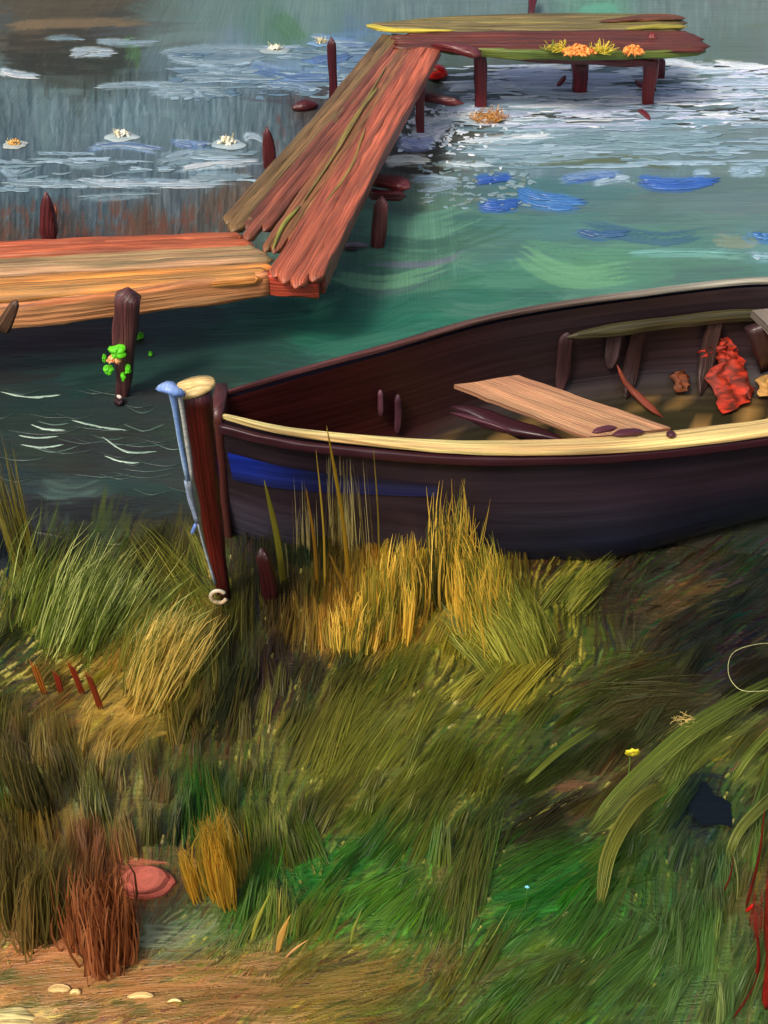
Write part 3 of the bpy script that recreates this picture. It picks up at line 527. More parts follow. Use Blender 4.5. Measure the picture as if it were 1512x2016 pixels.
def post(x, ytop, ybot, wpx, col=(84, 24, 28), ztop=None, zb=-.1, taper=(.1, .05), parent=jetty, wl=None, name='post', xb=None, col2=None, mat=None, depth=None):
    """a stake whose foot is at the water behind (xb, ybot) and whose head shows at (x, ytop)"""
    foot = P(xb if xb is not None else x, ybot, 0.0) if depth is None else PY(xb if xb is not None else x, ybot, depth)
    head = PY(x, ytop, foot.y); s = (foot - Vector((0, 0, HC))); pxm = F_ / (foot.y * CT + (HC) * ST)
    w = wpx / pxm; col = tuple(min(255, c_ * 1.05) for c_ in col)
    a = Vector((foot.x, foot.y, min(foot.z, 0) + zb)) if depth is None else foot
    mb = MB(); loft(mb, [a, (a + head) / 2 + Vector((.004, 0, 0)), head], [w * k for k in (wl or (.8, 1, .9))], [w * k * .8 for k in (wl or (.8, 1, .9))], col, up=(0, 1, 0), power=.6, nsec=12, jit=.18, taper=taper, col2=col2)
    return mb.build(name, mat or M_DARK, parent)
post(652, 72, 214, 20, (70, 22, 30), wl=(1.2, .8, .8), xb=657)
post(524, 248, 330, 22, (84, 26, 28), xb=532, wl=(.5, 1.2, 1.1, .4))
post(90, 376, 500, 30, (86, 30, 34), xb=94, wl=(.35, .6, 1.3, .9, .3), taper=(.1, .1))
lf = MB(); loft(lf, [P(100, 470, .12) + Vector((0, -.02, 0)), P(107, 420, .24) + Vector((0, -.02, 0)), P(106, 396, .3) + Vector((0, -.02, 0))], [.02, .05, .03], .02, (150, 66, 32), up=(0, 1, 0), taper=(.3, .3)); lf.build('wedge', M_WOOD, jetty)
post(252, 566, 778, 46, (74, 40, 46), xb=234, wl=(.4, .7, 1, 1.0), col2=(104, 62, 60))
post(34, 590, 654, 30, (60, 34, 28), xb=2, wl=(1, .8, .4), col2=(106, 76, 50), depth=4.93)
post(944, 88, 210, 24, (100, 22, 28), xb=948, wl=(.8, 1, 1, 1.1))
post(1142, 112, 178, 34, (120, 40, 46), wl=(.75, .9, 1.1), col2=(84, 22, 30))
post(1284, 62, 204, 24, (110, 26, 28), xb=1277, wl=(.7, 1, 1.3, .8))
post(1302, 112, 154, 18, (96, 26, 34))
post(825, 146, 262, 18, (100, 30, 34), xb=828, wl=(.9, 1, 1.1))
post(752, 386, 484, 30, (112, 60, 60), xb=742, wl=(.8, 1, .9), col2=(84, 30, 34))
for pts, w, z in [([(788, 190), (830, 190), (914, 204)], [.11, .10, .03], .26), ([(722, 352), (770, 358), (808, 370)], [.12, .13, .12], .24), ([(722, 380), (760, 384), (800, 386)], [.06, .06, .05], .2)]:
    mb = MB(); loft(mb, [P(x, y, z) for x, y in pts], w, .06, (96, 30, 34), col2=(74, 22, 28), taper=(.12, .1), jit=.2); mb.build('beam', M_DARK, jetty)

# small things on and by the water
def thing1(name, mb, mat, label, cat, group=None): return tag(mb.build(name, mat), label, cat, group)
mb = MB(); loft(mb, [P(574, 214, .02), P(600, 208, .03), P(627, 206, .02)], .13, .09, (72, 18, 22), power=.9, taper=(.4, .4), jit=.1); thing1('floating_log', mb, M_DARK, 'short dark red log floating on the lake left of the walkway', 'log')
mb = MB(); loft(mb, [P(1250, 158, .02), P(1270, 168, .02), P(1292, 178, .02)], [.05, .1, .05], .05, (112, 30, 38), taper=(.3, .2), jit=.3); thing1('driftwood', mb, M_DARK, 'dark red driftwood floating at the foot of the outer platform post', 'driftwood')
mb = MB(); loft(mb, [P(1256, 216, .015), P(1268, 224, .015), P(1280, 236, .015)], .04, .03, (120, 44, 52), taper=(.2, .3), jit=.3); thing1('driftwood', mb, M_DARK, 'small reddish driftwood chip adrift below the outer platform', 'driftwood')
mb = MB(); loft(mb, [P(1096, 170, .02), P(1106, 158, .06), P(1114, 148, .1)], .04, .03, (126, 50, 60), taper=(.2, .3), jit=.4); thing1('branch', mb, M_DARK, 'short broken red branch poking out of the white ripples', 'branch')
mb = MB(); loft(mb, [P(672, 484, .03), P(700, 482, .03), P(726, 484, .03)], [.03, .05, .02], .03, (150, 132, 148), col2=(86, 70, 84), taper=(.2, .4), jit=.3); loft(mb, [P(676, 490, .02), P(690, 490, .02), P(706, 490, .02)], .03, .02, (60, 48, 50), taper=(.2, .4)); thing1('floating_board', mb, M_WOOD, 'pale lilac grey sliver of board floating beside the walkway', 'board')
mb = MB(); loft(mb, [P(1046, 42, 0), P(1045, 26, 0) + Vector((0, -.02, .14)), P(1045, 10, 0) + Vector((0, -.06, .2))], [.05, .08, .04], .05, (78, 22, 32), up=(0, 1, 0), taper=(.1, .3), jit=.2); thing1('mooring_stake', mb, M_DARK, 'small dark red stake standing in the water behind the far platform', 'stake')
buoy = empty('buoy', P(858, 146, 0), 'bright red float with a pale flash moored under the far corner of the jetty', 'buoy')
mb = MB(); loft(mb, [P(832, 146, .05), P(860, 142, .07), P(882, 146, .05)], [.14, .17, .12], [.1, .13, .1], (246, 36, 24), col2=(236, 26, 20), power=.9, taper=(.3, .3), nsec=16); mb.build('float_body', M_HULL, buoy)
mb = MB(); loft(mb, [P(838, 150, .03), P(860, 150, .03), P(884, 150, .03)], .17, .06, (70, 8, 10), power=.9, taper=(.3, .3)); mb.build('keel_band', M_DARK, buoy)
mb = MB(); loft(mb, [P(841, 142, .115), P(852, 138, .135), P(862, 137, .13)], .05, .02, (232, 140, 96), taper=(.3, .4)); mb.build('stripe', M_WOOD, buoy)

def fibres(mb, c, rad, n, ln, cols, w=.004, up=.8):
    for _ in range(n):
        a = random.uniform(0, 6.283); r = rad * math.sqrt(random.random()); b = Vector((c.x + r * math.cos(a), c.y + r * math.sin(a) * .8, c.z))
        d = Vector((random.gauss(0, .7), random.gauss(0, .4), random.uniform(.1, 1) * up)).normalized() * random.uniform(.5, 1) * ln
        m_ = b + d * .5 + Vector((random.gauss(0, .15), 0, random.gauss(0, .1))) * ln
        loft(mb, [b, m_, b + d], w, w * .6, random.choice(cols), n=4, nsec=4, power=.6)
def lumps(mb, c, rx, ry, rz, n, cols, s=.03):
    for _ in range(n):
        a = random.uniform(0, 6.283); r = math.sqrt(random.random()); q = Vector((c.x + rx * r * math.cos(a), c.y + ry * r * math.sin(a), c.z + rz * (1 - r * r) * random.uniform(.3, 1)))
        d = Vector((random.gauss(0, 1), random.gauss(0, 1), random.gauss(0, .5))).normalized() * s * random.uniform(.5, 1)
        loft(mb, [q - d, q + Vector((0, 0, s * .2)), q + d], s * random.uniform(.5, .9), s * .5, random.choice(cols), n=5, nsec=6, power=.8, taper=(.3, .3), jit=.3)
# orange growth and straw on the platform edge
for x, y, rx, n, lab in [(1140, 104, .13, 120, 'wide orange lichen clump on the front edge of the far platform'), (1246, 103, .08, 70, 'small orange lichen clump beside the tall platform post')]:
    mb = MB(); c = P(x, y, DZ + .06); lumps(mb, c, rx, .07, .05, n, [(232, 158, 78), (214, 130, 62), (240, 176, 96)], .035); thing1('lichen_clump', mb, M_PETAL, lab, 'lichen', 'orange lichen clumps on the platform')
for x, y, lab in [(1092, 100, 'yellow straw tuft left of the wide orange lichen'), (1184, 102, 'yellow straw tuft right of the wide orange lichen')]:
    mb = MB(); fibres(mb, P(x, y, DZ + .06), .06, 70, .10, [(216, 200, 88), (196, 186, 80), (140, 150, 60)], .006); thing1('straw_tuft', mb, M_GRASS, lab, 'straw', 'straw tufts on the platform')
mb = MB(); fibres(mb, P(962, 232, .02), .14, 130, .09, [(214, 178, 110), (196, 160, 96), (170, 120, 60)], .006, .5); thing1('straw_tuft', mb, M_GRASS, 'flat raft of dry straw floating below the first platform post', 'straw')
# water lilies
def lily(x, y, wpx, padc, flc, lab, rot=0):
    c = P(x, y, 0); e = empty('water_lily', c, lab, 'water lily', 'water lilies floating on the lake')
    pxm = F_ / (c.y * CT + HC * ST); r = wpx / pxm / 2
    mb = MB(); n = 26; t = np.linspace(0, 2 * math.pi, n, endpoint=False); sd_ = random.randint(0, 999)
    rr = r * (.8 + .4 * vnoise(t * 2, t * 0, sd_)); V = []
    for k, hz in ((1.0, .004), (.85, .012), (.4, .014), (.02, .01)): V.append(np.stack([c.x + rr * k * np.cos(t), c.y + rr * k * .75 * np.sin(t), hz + 0 * t], -1))
    V = np.array(V); mb.grid(V, lin(padc) * (1 + .2 * (vnoise(V[..., 0] * 60, V[..., 1] * 60, 2) - .5))[..., None], V[..., :2].copy(), closed=True); mb.build('pad', M_GLINT_PAD, e)
    mb = MB(); lumps(mb, c + Vector((0, 0, .012)), r * .45, r * .3, r * .35, 30, flc, r * .22); fibres(mb, c + Vector((0, 0, .02)), r * .4, 12, r * .5, [(234, 226, 190), (214, 200, 150)], .005); mb.build('blossom', M_PETAL, e)
CRM = [(236, 234, 224), (224, 224, 218), (230, 224, 204)]
lily(240, 270, 66, (166, 182, 186), CRM, 'white water lily in the middle of the left open water')
lily(30, 286, 50, (170, 178, 174), [(226, 186, 110), (214, 168, 90)], 'water lily with an orange heart by itself at the far left')
lily(448, 285, 70, (158, 176, 184), CRM, 'pale water lily nearest the short spade shaped stake of the walkway')
lily(542, 100, 56, (150, 166, 170), CRM, 'cream water lily in the far ripples, second nearest the tall dark post')
lily(632, 86, 50, (110, 142, 176), [(206, 200, 170), (186, 180, 150)], 'water lily on a blue pad just left of the tall dark post')
# leaves climbing the near jetty post
IY = P(234, 778).y - .07
ivy = empty('leaf_cluster', PY(226, 745, IY), 'bright green leaf cluster with an orange blossom clinging to the near jetty post', 'plant')
def leafblob(mb, x, y, z, wpx, hpx, col, Yd=None):
    c = P(x, y, z) if Yd is None else PY(x, y, Yd); pxm = F_ / (c.y * CT + (HC - c.z) * ST); n = 18; t = np.linspace(0, 2 * math.pi, n, endpoint=False); sd_ = random.randint(0, 999)
    rr = (.7 + .6 * vnoise(t * 1.9, t * 0, sd_)); V = []
    for k, hz in ((1.0, 0), (.8, .014), (.4, .02), (.02, .014)):
        hz = hz + .004 * np.sin(t * 5); a = wpx / pxm / 2 * rr * k * np.cos(t); b = hpx / pxm * .62 * rr * k * np.sin(t)
        V.append(np.stack([c.x + a, c.y + b, z + hz], -1) if Yd is None else np.stack([c.x + a, c.y - hz + b * .5, c.z + b * .8], -1))
    V = np.array(V); mb.grid(V, lin(col) * (1 + .8 * (vnoise(V[..., 0] * 110, V[..., 1] * 110, 2) - .5))[..., None], V[..., :2].copy(), closed=True)
for x, y, w, h in [(230, 692, 34, 24), (205, 704, 10, 14), (214, 728, 18, 16), (252, 726, 12, 16), (243, 742, 10, 18)]:
    mb = MB(); leafblob(mb, x, y, 0, w, h, (96, 206, 30), IY); mb.build('leaf', M_PETAL, ivy)
mb = MB(); lumps(mb, PY(224, 711, IY - .02), .03, .02, .03, 60, [(234, 176, 118), (214, 150, 92), (240, 196, 136)], .02); mb.build('blossom', M_PETAL, ivy)
for x, y, w, h, lab in [(272, 662, 22, 24, 'bright green floating leaf just right of the near jetty post'), (297, 698, 9, 9, 'tiny green leaf adrift right of the leaf cluster')]:
    mb = MB(); leafblob(mb, x, y, .012, w, h, (86, 186, 24)); thing1('floating_leaf', mb, M_PETAL, lab, 'leaf', 'green leaves floating near the post')
mb = MB(); loft(mb, [P(229, 786, .02), P(234, 790, .02), P(238, 796, .02)], [.03, .05, .03], .035, (52, 22, 28), taper=(.1, .3), jit=.2); loft(mb, [P(230, 778, .04), P(236, 782, .04), P(240, 781, .04)], .018, .016, (226, 216, 206), taper=(.3, .3)); thing1('driftwood', mb, M_DARK, 'dark stub of driftwood with a white tip at the foot of the near jetty post', 'driftwood')

# ------------------------------------------------------------------ rowing boat
NS = 44
Nn = curve_pts([P(432, 822, .74), P(560, 852, .71), P(740, 873, .68), P(960, 886, .66), P(1240, 878, .66), P(1512, 846, .68), P(1800, 800, .72), P(2000, 752, .75)], NS)
Ff = curve_pts([P(434, 782, .74), P(580, 738, .71), P(760, 688, .68), P(1000, 622, .66), P(1290, 578, .66), P(1512, 556, .68), P(1720, 570, .72), P(1900, 590, .75)], NS)
s_ = np.linspace(0, 1, NS)
boat = empty('rowing_boat', tuple(((Nn + Ff) / 2)[NS // 2][:2]) + (-.05,), 'dark wooden rowing boat with a cream gunwale moored among the reeds', 'boat')
def shell(off, zk, bulge=.24):
    kk = np.arange(-14, 15); dep = np.sin(math.pi / 2 * (14 - np.abs(kk)) / 14); th = kk; e = .36
    lat = np.sign(kk) * np.clip(1 - dep ** (2 / e), 0, 1) ** (e / 2)
    mid = (Nn + Ff) / 2; half_v = (Ff - Nn) / 2; hl = np.linalg.norm(half_v[:, :2], axis=1)
    k = np.maximum(hl - off, .004) / hl
    bs = bulge * np.exp(-((s_ - .48) / .24) ** 2)[:, None]; bul = (1 + bs * np.sin(dep[None] ** 2.2 * math.pi)) * (1 - .30 * np.clip((s_ - .58) / .2, 0, 1)[:, None] * dep[None] ** 2)
    V = mid[:, None] + half_v[:, None] * (lat[None] * bul * k[:, None])[..., None]
    zg = V[..., 2]; zz = zk(s_)[:, None]; V[..., 2] = zg + (zz - zg) * dep[None]
    if off == 0: V[..., 2] += 0
    V[..., 0] -= (.05 * (1 - dep[None]) ** 1.5 * np.exp(-s_ * 14)[:, None])
    return V, th, dep
zk_out = lambda s: -.10 + .10 * np.exp(-s * 9)
V, th, dep = shell(0, zk_out)
def boatcol(V, base, fn=None):
    C = np.broadcast_to(lin(base), V.shape).copy(); 
    if fn: C = fn(C)
    C *= (1 + .45 * (vnoise(s_[:, None] * 14 + 0 * V[..., 0], np.arange(V.shape[1])[None] * .9 + 0 * V[..., 0], 7) - .5))[..., None]; return C
def bst(V): 
    return np.stack([np.broadcast_to(s_[:, None] * 4, V.shape[:2]), np.broadcast_to(np.arange(V.shape[1])[None] * .045, V.shape[:2])], -1)
def outer(C):
    k = np.arange(C.shape[1])[None]; sx = s_[:, None]
    m = np.clip((k - 5) / 3, 0, 1) * np.clip((.5 - sx) / .2, 0, 1); C = C * (1 - m[..., None]) + lin((60, 56, 70)) * m[..., None]
    m = np.clip((k - 3) / 3, 0, 1) * np.clip((sx - .3) / .2, 0, 1); C = C * (1 - m[..., None]) + lin((25, 27, 42)) * m[..., None]
    return C
mb = MB(); C = boatcol(V, (38, 28, 36), outer); mb.grid(V, C, bst(V)); mb.build('hull', M_HULL, boat)
# blue strake near the bow
ki = [2, 4, 6]; i0, i1 = 0, 20
def outside(i, k, d): q = V[i, k].copy(); n = np.array([.0, -1, .15]); return Vector(q + n * d)
mb = MB(); seg = slice(1, 17)
G = V[seg][:, 2:5].copy(); G[..., 1] -= .012; G[..., 1] -= .0
taperk = np.linspace(1, .35, G.shape[0])
top = G[:, :1]; G = top + (G - top) * taperk[:, None, None]; G[..., 2] -= np.linspace(.0, .02, G.shape[0])[:, None]
Cb = np.broadcast_to(lin((20, 44, 150)), G.shape).copy(); fk = np.clip(np.linspace(-.3, 2.2, G.shape[0]), 0, 1)[:, None, None]; Cb = Cb * (1 - fk) + lin((26, 28, 48)) * fk
rw = np.array([0, .35, 1.0])[None, :, None]; Cb = Cb * (1 - rw) + lin((26, 32, 78)) * rw; mb.grid(G, Cb, np.stack([G[..., 0], G[..., 2]], -1)); tag(mb.build('strake', M_HULL, boat), 'bright blue painted strake below the gunwale near the bow')
# inside
zk_in = lambda s: .10 + .30 * np.exp(-s * 8)
VI, th, dep = shell(.045, zk_in, bulge=.02)
def inner(C):
    sx = s_[:, None]; k = np.arange(C.shape[1])[None]
    m = np.clip((sx - .25) / .2, 0, 1) + 0 * k; C = C * (1 - m[..., None]) + lin((46, 34, 38)) * m[..., None]
    m = np.clip((sx - .3) / .1, 0, 1) * np.clip((20 - k) / 5, 0, 1); C = C * (1 - m[..., None]) + lin((50, 46, 28)) * m[..., None]
    m = np.clip((sx - .33) / .08, 0, 1) * np.clip((17 - k) / 3, 0, 1) * (vnoise(sx * 60, k * .7 + 0 * sx, 5) > .55); C = C * (1 - m[..., None]) + lin((196, 150, 86)) * m[..., None]
    return C
mb = MB(); mb.grid(VI, boatcol(VI, (60, 22, 20), inner), bst(VI)); mb.build('inner_planking', M_HULL, boat)
# gunwales
mb = MB(); loft(mb, [Vector(q) + Vector((0, -.0, .012)) for q in Nn[::2]], [.015, .03, .055, .09, .10, .10, .10], .03, (222, 200, 132), col2=(206, 168, 112), n=90, nsec=16, jit=.06, taper=(.02, 0)); mb.build('gunwale', M_WOOD, boat)
mb = MB(); loft(mb, [Vector(q) + Vector((0, .0, .012)) for q in Ff[::2]], [.015, .03, .035, .045, .045], .025, (120, 108, 92), col2=(170, 160, 140), n=90, nsec=14, jit=.08, grad=[(84, 44, 44), (90, 52, 50), (84, 54, 50), (104, 88, 80), (160, 156, 142), (150, 140, 126), (150, 140, 130)]); tag(mb.build('gunwale', M_WOOD, boat), 'far gunwale, dark red at the bow and weathered grey aft')
mb = MB(); loft(mb, [Vector(q) + Vector((0, -.03, -.035)) for q in Nn[::2]], .028, .045, (56, 26, 34), n=90, nsec=12, jit=.1); mb.build('rub_rail', M_HULL, boat)
mb = MB(); a = Vector(Nn[0]); loft(mb, [Vector((a.x - .03, a.y + .1, -.1)), Vector((a.x - .02, a.y + .1, .4)), Vector((a.x - .01, a.y + .1, .77))], [.04, .05, .06], .24, (74, 38, 36), up=(0, 1, 0), jit=.1); mb.build('stem', M_HULL, boat)
# ribs on the far side: follow the inner planking
def rib(px, ytop, w, col, k0=26, k1=17, kk=None, col2=None):
    tgt = (ytop); best = min(range(NS), key=lambda i: abs(proj(VI[i, 28, 0], VI[i, 28, 1], VI[i, 28, 2])[0] - px))
    pts = [Vector(VI[best, k]) + Vector((0, -.03, 0.005)) for k in range(k0, k1, -1)]
    mb = MB(); loft(mb, pts, w, .035, col, up=(0, 1, .3), jit=.2, n=26, col2=col2, taper=(.12, .3)); mb.build('rib', M_WOOD, boat)
rib(1128, 600, .075, (70, 46, 48), k1=18, col2=(52, 32, 34)); rib(1208, 600, .07, (88, 68, 70), k1=20, col2=(60, 42, 44)); rib(1272, 590, .09, (54, 34, 34), k1=16); rib(1432, 570, .085, (86, 66, 62), k1=16, col2=(60, 42, 40))
rib(745, 700, .03, (88, 54, 66), k0=25, k1=21); rib(800, 720, .035, (78, 46, 58), k0=24, k1=18); rib(1600, 570, .085, (110, 88, 82), k1=16); rib(1760, 570, .085, (110, 88, 82), k1=16)
mb = MB(); loft(mb, [Vector(VI[i, 26]) + Vector((0, -.05, -.01)) for i in range(21, 40, 2)], .05, .06, (70, 66, 42), col2=(52, 50, 34), jit=.15, taper=(.1, .05)); mb.build('inwale', M_WOOD, boat)
# forward seat running across the boat
sp = [(894, 758), (1020, 738), (1320, 842), (1160, 860)]
def quadslab(mb, px, z, th, col, col2, zs=None):
    c = [P(x, y, (zs[i] if zs else z)) for i, (x, y) in enumerate(px)]; n = 24; m_ = 10
    u = np.linspace(0, 1, n)[:, None, None]; v = np.linspace(0, 1, m_)[None, :, None]; c = [np.array(q) for q in c]
    T = (c[0] * (1 - u) + c[3] * u) * (1 - v) + (c[1] * (1 - u) + c[2] * u) * v
    sag = np.sin(u * math.pi) * .0; T = T + np.array([0, 0, 1]) * sag
    ed = (vnoise(u * 12 + 0 * v, v * 3 + 0 * u, 9) - .5); T = T + np.array([0, 0, 1]) * ed * .008
    Lm = np.linalg.norm(c[3] - c[0]); Wm = np.linalg.norm(c[1] - c[0])
    S = np.stack([np.broadcast_to(u * Lm, T.shape[:2] + (1,))[..., 0], np.broadcast_to(v * Wm, T.shape[:2] + (1,))[..., 0]], -1)
    mix = vnoise(v[..., 0] * 6 + 0 * u[..., 0], u[..., 0] * 2 + 0 * v[..., 0], 4)[..., None]; C = lin(col) * (1 - mix) + lin(col2) * mix
    mb.grid(T, C, S); B = T - np.array([0, 0, th]); mb.grid(B[:, ::-1].copy(), C[:, ::-1].copy(), S)
    for E in (T[:, 0], T[:, -1], T[0], T[-1]):
        E2 = np.stack([E, E - np.array([0, 0, th])], 1); mb.grid(E2, np.broadcast_to(lin(col2) * .9, E2.shape), np.stack([np.linspace(0, Lm, len(E))[:, None] + np.zeros((1, 2)), np.array([[0, th]]) + np.zeros((len(E), 1))], -1))
mb = MB(); quadslab(mb, sp, .56, .022, (214, 160, 116), (180, 126, 96), zs=[.58, .55, .58, .60]); mb.build('seat', M_WOOD, boat)
mb = MB(); loft(mb, [P(886, 800, .49), P(990, 836, .47), P(1120, 872, .49)], [.05, .11, .05], .06, (58, 30, 38), jit=.3, taper=(.3, .3), power=.6); mb.build('seat_support_shade', M_HULL, boat)
mb = MB(); quadslab(mb, [(1480, 612), (1620, 590), (1800, 720), (1640, 760)], .6, .04, (150, 138, 126), (120, 106, 98)); tag(mb.build('seat', M_WOOD, boat), 'grey stern seat cut by the picture edge')
mb = MB(); loft(mb, [P(1492, 640, .56), P(1506, 690, .4), P(1514, 720, .26)], .12, .06, (56, 36, 36), up=(0, 1, 0), jit=.2); mb.build('seat_support_shade', M_HULL, boat)  # dark slab put where shade falls under the stern seat
for x0, y0, x1, y1, w in [(885, 812, 1010, 850, .02), (1165, 852, 1215, 842, .03), (1205, 856, 1270, 850, .035), (1312, 858, 1330, 854, .035)]:
    mb = MB(); loft(mb, [P(x0, y0, .70), P((x0 + x1) / 2, (y0 + y1) / 2 - 2, .705), P(x1, y1, .70)], w, .02, (78, 38, 48), taper=(.3, .3), jit=.2); mb.build('thole_pad', M_HULL, boat)
# things lying in the boat
def floorpt(x, y, lift=.02): # a point on the planking of the boat behind (x, y)
    best = None
    for i in range(NS):
        for k in range(2, 28):
            a, b = proj(VI[i, k, 0], VI[i, k, 1], VI[i, k, 2]); d = (a - x) ** 2 + (b - y) ** 2
            if VI[i, k, 1] > 4.0 and (best is None or d < best[0]): best = (d, VI[i, k])
    v = best[1]; q = PY(x, y, v[1] - .03); return q + Vector((0, -.01, lift))
def drape(mb, quad, col, col2, n=16, m_=12, amp=.02, seed=3):
    c = [np.array(floorpt(*q)) for q in quad]; u = np.linspace(0, 1, n)[:, None, None]; v = np.linspace(0, 1, m_)[None, :, None]
    T = (c[0] * (1 - u) + c[3] * u) * (1 - v) + (c[1] * (1 - u) + c[2] * u) * v
    nz = vnoise(u * 5 + v * 2, v * 6 + 0 * u, seed) - .5; T = T + np.array([.4, -.8, .7]) * nz * amp * 2
    T = T + np.array([1, 0, 0]) * (vnoise(v * 8 + 0 * u, u * 8 + 0 * v, seed + 1) - .5) * .05
    mk = np.clip((vnoise(u * 14 + v * 3, v * 9 + 0 * u, seed + 2) - .35) * 3, 0, 1); C = lin(col) * mk + lin(col2) * (1 - mk); mb.grid(T, C, T[..., [0, 2]].copy() * 1.0); mb.grid(T[:, ::-1] - np.array([0, -.006, .006]), C[:, ::-1].copy(), T[..., [0, 2]].copy())
mb = MB(); drape(mb, [(1388, 736), (1456, 690), (1490, 782), (1424, 818)], (212, 62, 38), (104, 40, 28)); drape(mb, [(1408, 676), (1432, 668), (1452, 720), (1420, 726)], (212, 62, 38), (130, 44, 30), seed=5); thing1('red_cloth', mb, M_CLOTH, 'crumpled bright red cloth heaped in the bottom of the boat', 'cloth')
mb = MB(); drape(mb, [(1378, 694), (1402, 680), (1404, 700), (1384, 710)], (214, 62, 40), (180, 46, 34), 8, 8); thing1('red_cloth', mb, M_CLOTH, 'small red rag on the boat side left of the large red cloth', 'cloth')
mb = MB(); loft(mb, [floorpt(1213, 722), floorpt(1232, 760), floorpt(1262, 792), floorpt(1304, 826)], [.015, .03, .05, .03], .015, (160, 70, 50), col2=(130, 70, 54), jit=.35, taper=(.15, .15)); thing1('red_strap', mb, M_CLOTH, 'thin worn red strap trailing to the forward boat seat', 'strap')
mb = MB(); drape(mb, [(1322, 738), (1350, 730), (1362, 770), (1334, 776)], (132, 66, 34), (104, 56, 30), 8, 8); thing1('brown_rag', mb, M_CLOTH, 'dull rust brown rag between the red strap and red cloth', 'cloth')
mb = MB(); drape(mb, [(1492, 746), (1530, 734), (1540, 776), (1496, 784)], (216, 170, 96), (176, 130, 70), 8, 8); thing1('sacking', mb, M_CLOTH, 'straw coloured sacking right of the red cloth at the picture edge', 'sacking')

# ------------------------------------------------------------------ mooring post, its blue highlight built as strands
pb = PGv(444, 1186); pt = PY(388, 764, pb.y + .06)
mpost = empty('mooring_post', pb, 'dark red mooring post with a cut cream top in front of the bow', 'post')
mid1 = pb.lerp(pt, .42) + Vector((-.01, 0, 0))
mb = MB(); loft(mb, [pb - Vector((0, 0, .06)), mid1, pt], [.05, .07, .095, .105], [.05, .07, .09, .1], (84, 18, 14), col2=(48, 12, 22), up=(0, 1, 0), power=.75, nsec=16, jit=.12, taper=(.06, 0), cj=.35); mb.build('shaft', M_DARK, mpost)
tp = pt; n = 18; t = np.linspace(0, 2 * math.pi, n, endpoint=False); V_ = []
for k, hz in ((.9, -.012), (1.12, 0), (1.05, .014), (.5, .02), (.02, .018)): V_.append(np.stack([tp.x - .012 + .075 * k * np.cos(t), tp.y + .055 * k * np.sin(t), tp.z + hz + .018 * np.cos(t) + 0 * t], -1))
V_ = np.array(V_); mb = MB(); mb.grid(V_, lin((216, 184, 124)) * (1 + .4 * (vnoise(V_[..., 0] * 30, V_[..., 1] * 90, 3) - .5))[..., None], V_[..., :2].copy(), closed=True); mb.build('cap', M_WOOD, mpost)
rp = empty('post_highlight', pb, 'pale blue highlight of the mooring post built as strands hanging to the grass', 'rope_highlight')  # the post's blue highlight, modelled as hanging strands
def pyr(x, y, d=-.09): 
    k = (y - 764) / (1186 - 764); Y = pt.y * (1 - k) + pb.y * k + d; return PY(x, y, Y)
mb = MB(); loft(mb, [pyr(338, 764), pyr(345, 810), pyr(356, 880), pyr(370, 950)], [.035, .02, .018, .016], [.03, .018, .016, .016], (112, 146, 206), col2=(158, 184, 206), jit=.2, power=.9); mb.build('highlight_strand', M_STRAND, rp)
mb = MB(); loft(mb, [pyr(352, 770), pyr(362, 830), pyr(372, 900), pyr(378, 946)], [.016, .016, .012], .014, (148, 154, 150), col2=(198, 196, 190), jit=.2, power=.9); mb.build('highlight_strand', M_STRAND, rp)
mb = MB(); loft(mb, [pyr(370, 946), pyr(376, 985), pyr(388, 1030)], [.028, .026, .01], .02, (140, 160, 196), col2=(110, 116, 116), jit=.2, power=.9); loft(mb, [pyr(388, 1025), pyr(404, 1085), pyr(424, 1150)], [.009, .008, .014], .009, (148, 160, 166), jit=.2, power=.9); mb.build('highlight_strand', M_STRAND, rp)
mb = MB(); loft(mb, [pyr(306, 766, -.08), pyr(330, 762, -.1), pyr(348, 770, -.1), pyr(357, 778, -.08)], [.02, .05, .055, .03], [.02, .04, .04, .03], (112, 146, 214), col2=(140, 168, 220), jit=.35, power=.9, taper=(.1, .1)); mb.build('highlight_knot', M_STRAND, rp); mb = MB(); loft(mb, [pyr(386, 1030), pyr(381, 1042), pyr(377, 1052)], [.02, .016, .012], .012, (108, 140, 206), taper=(.2, .2)); mb.build('highlight_end', M_STRAND, rp)
mb = MB(); c0 = pyr(431, 1172, -.07); ring = [c0 + Vector((.032 * math.cos(a), -.01, .036 * math.sin(a))) for a in np.linspace(.6, 5.9, 12)]
loft(mb, ring, .018, .016, (200, 196, 176), col2=(214, 170, 116), up=(0, 1, 0), power=.9, jit=.2, n=30); mb.build('loop', M_STRAND, rp)

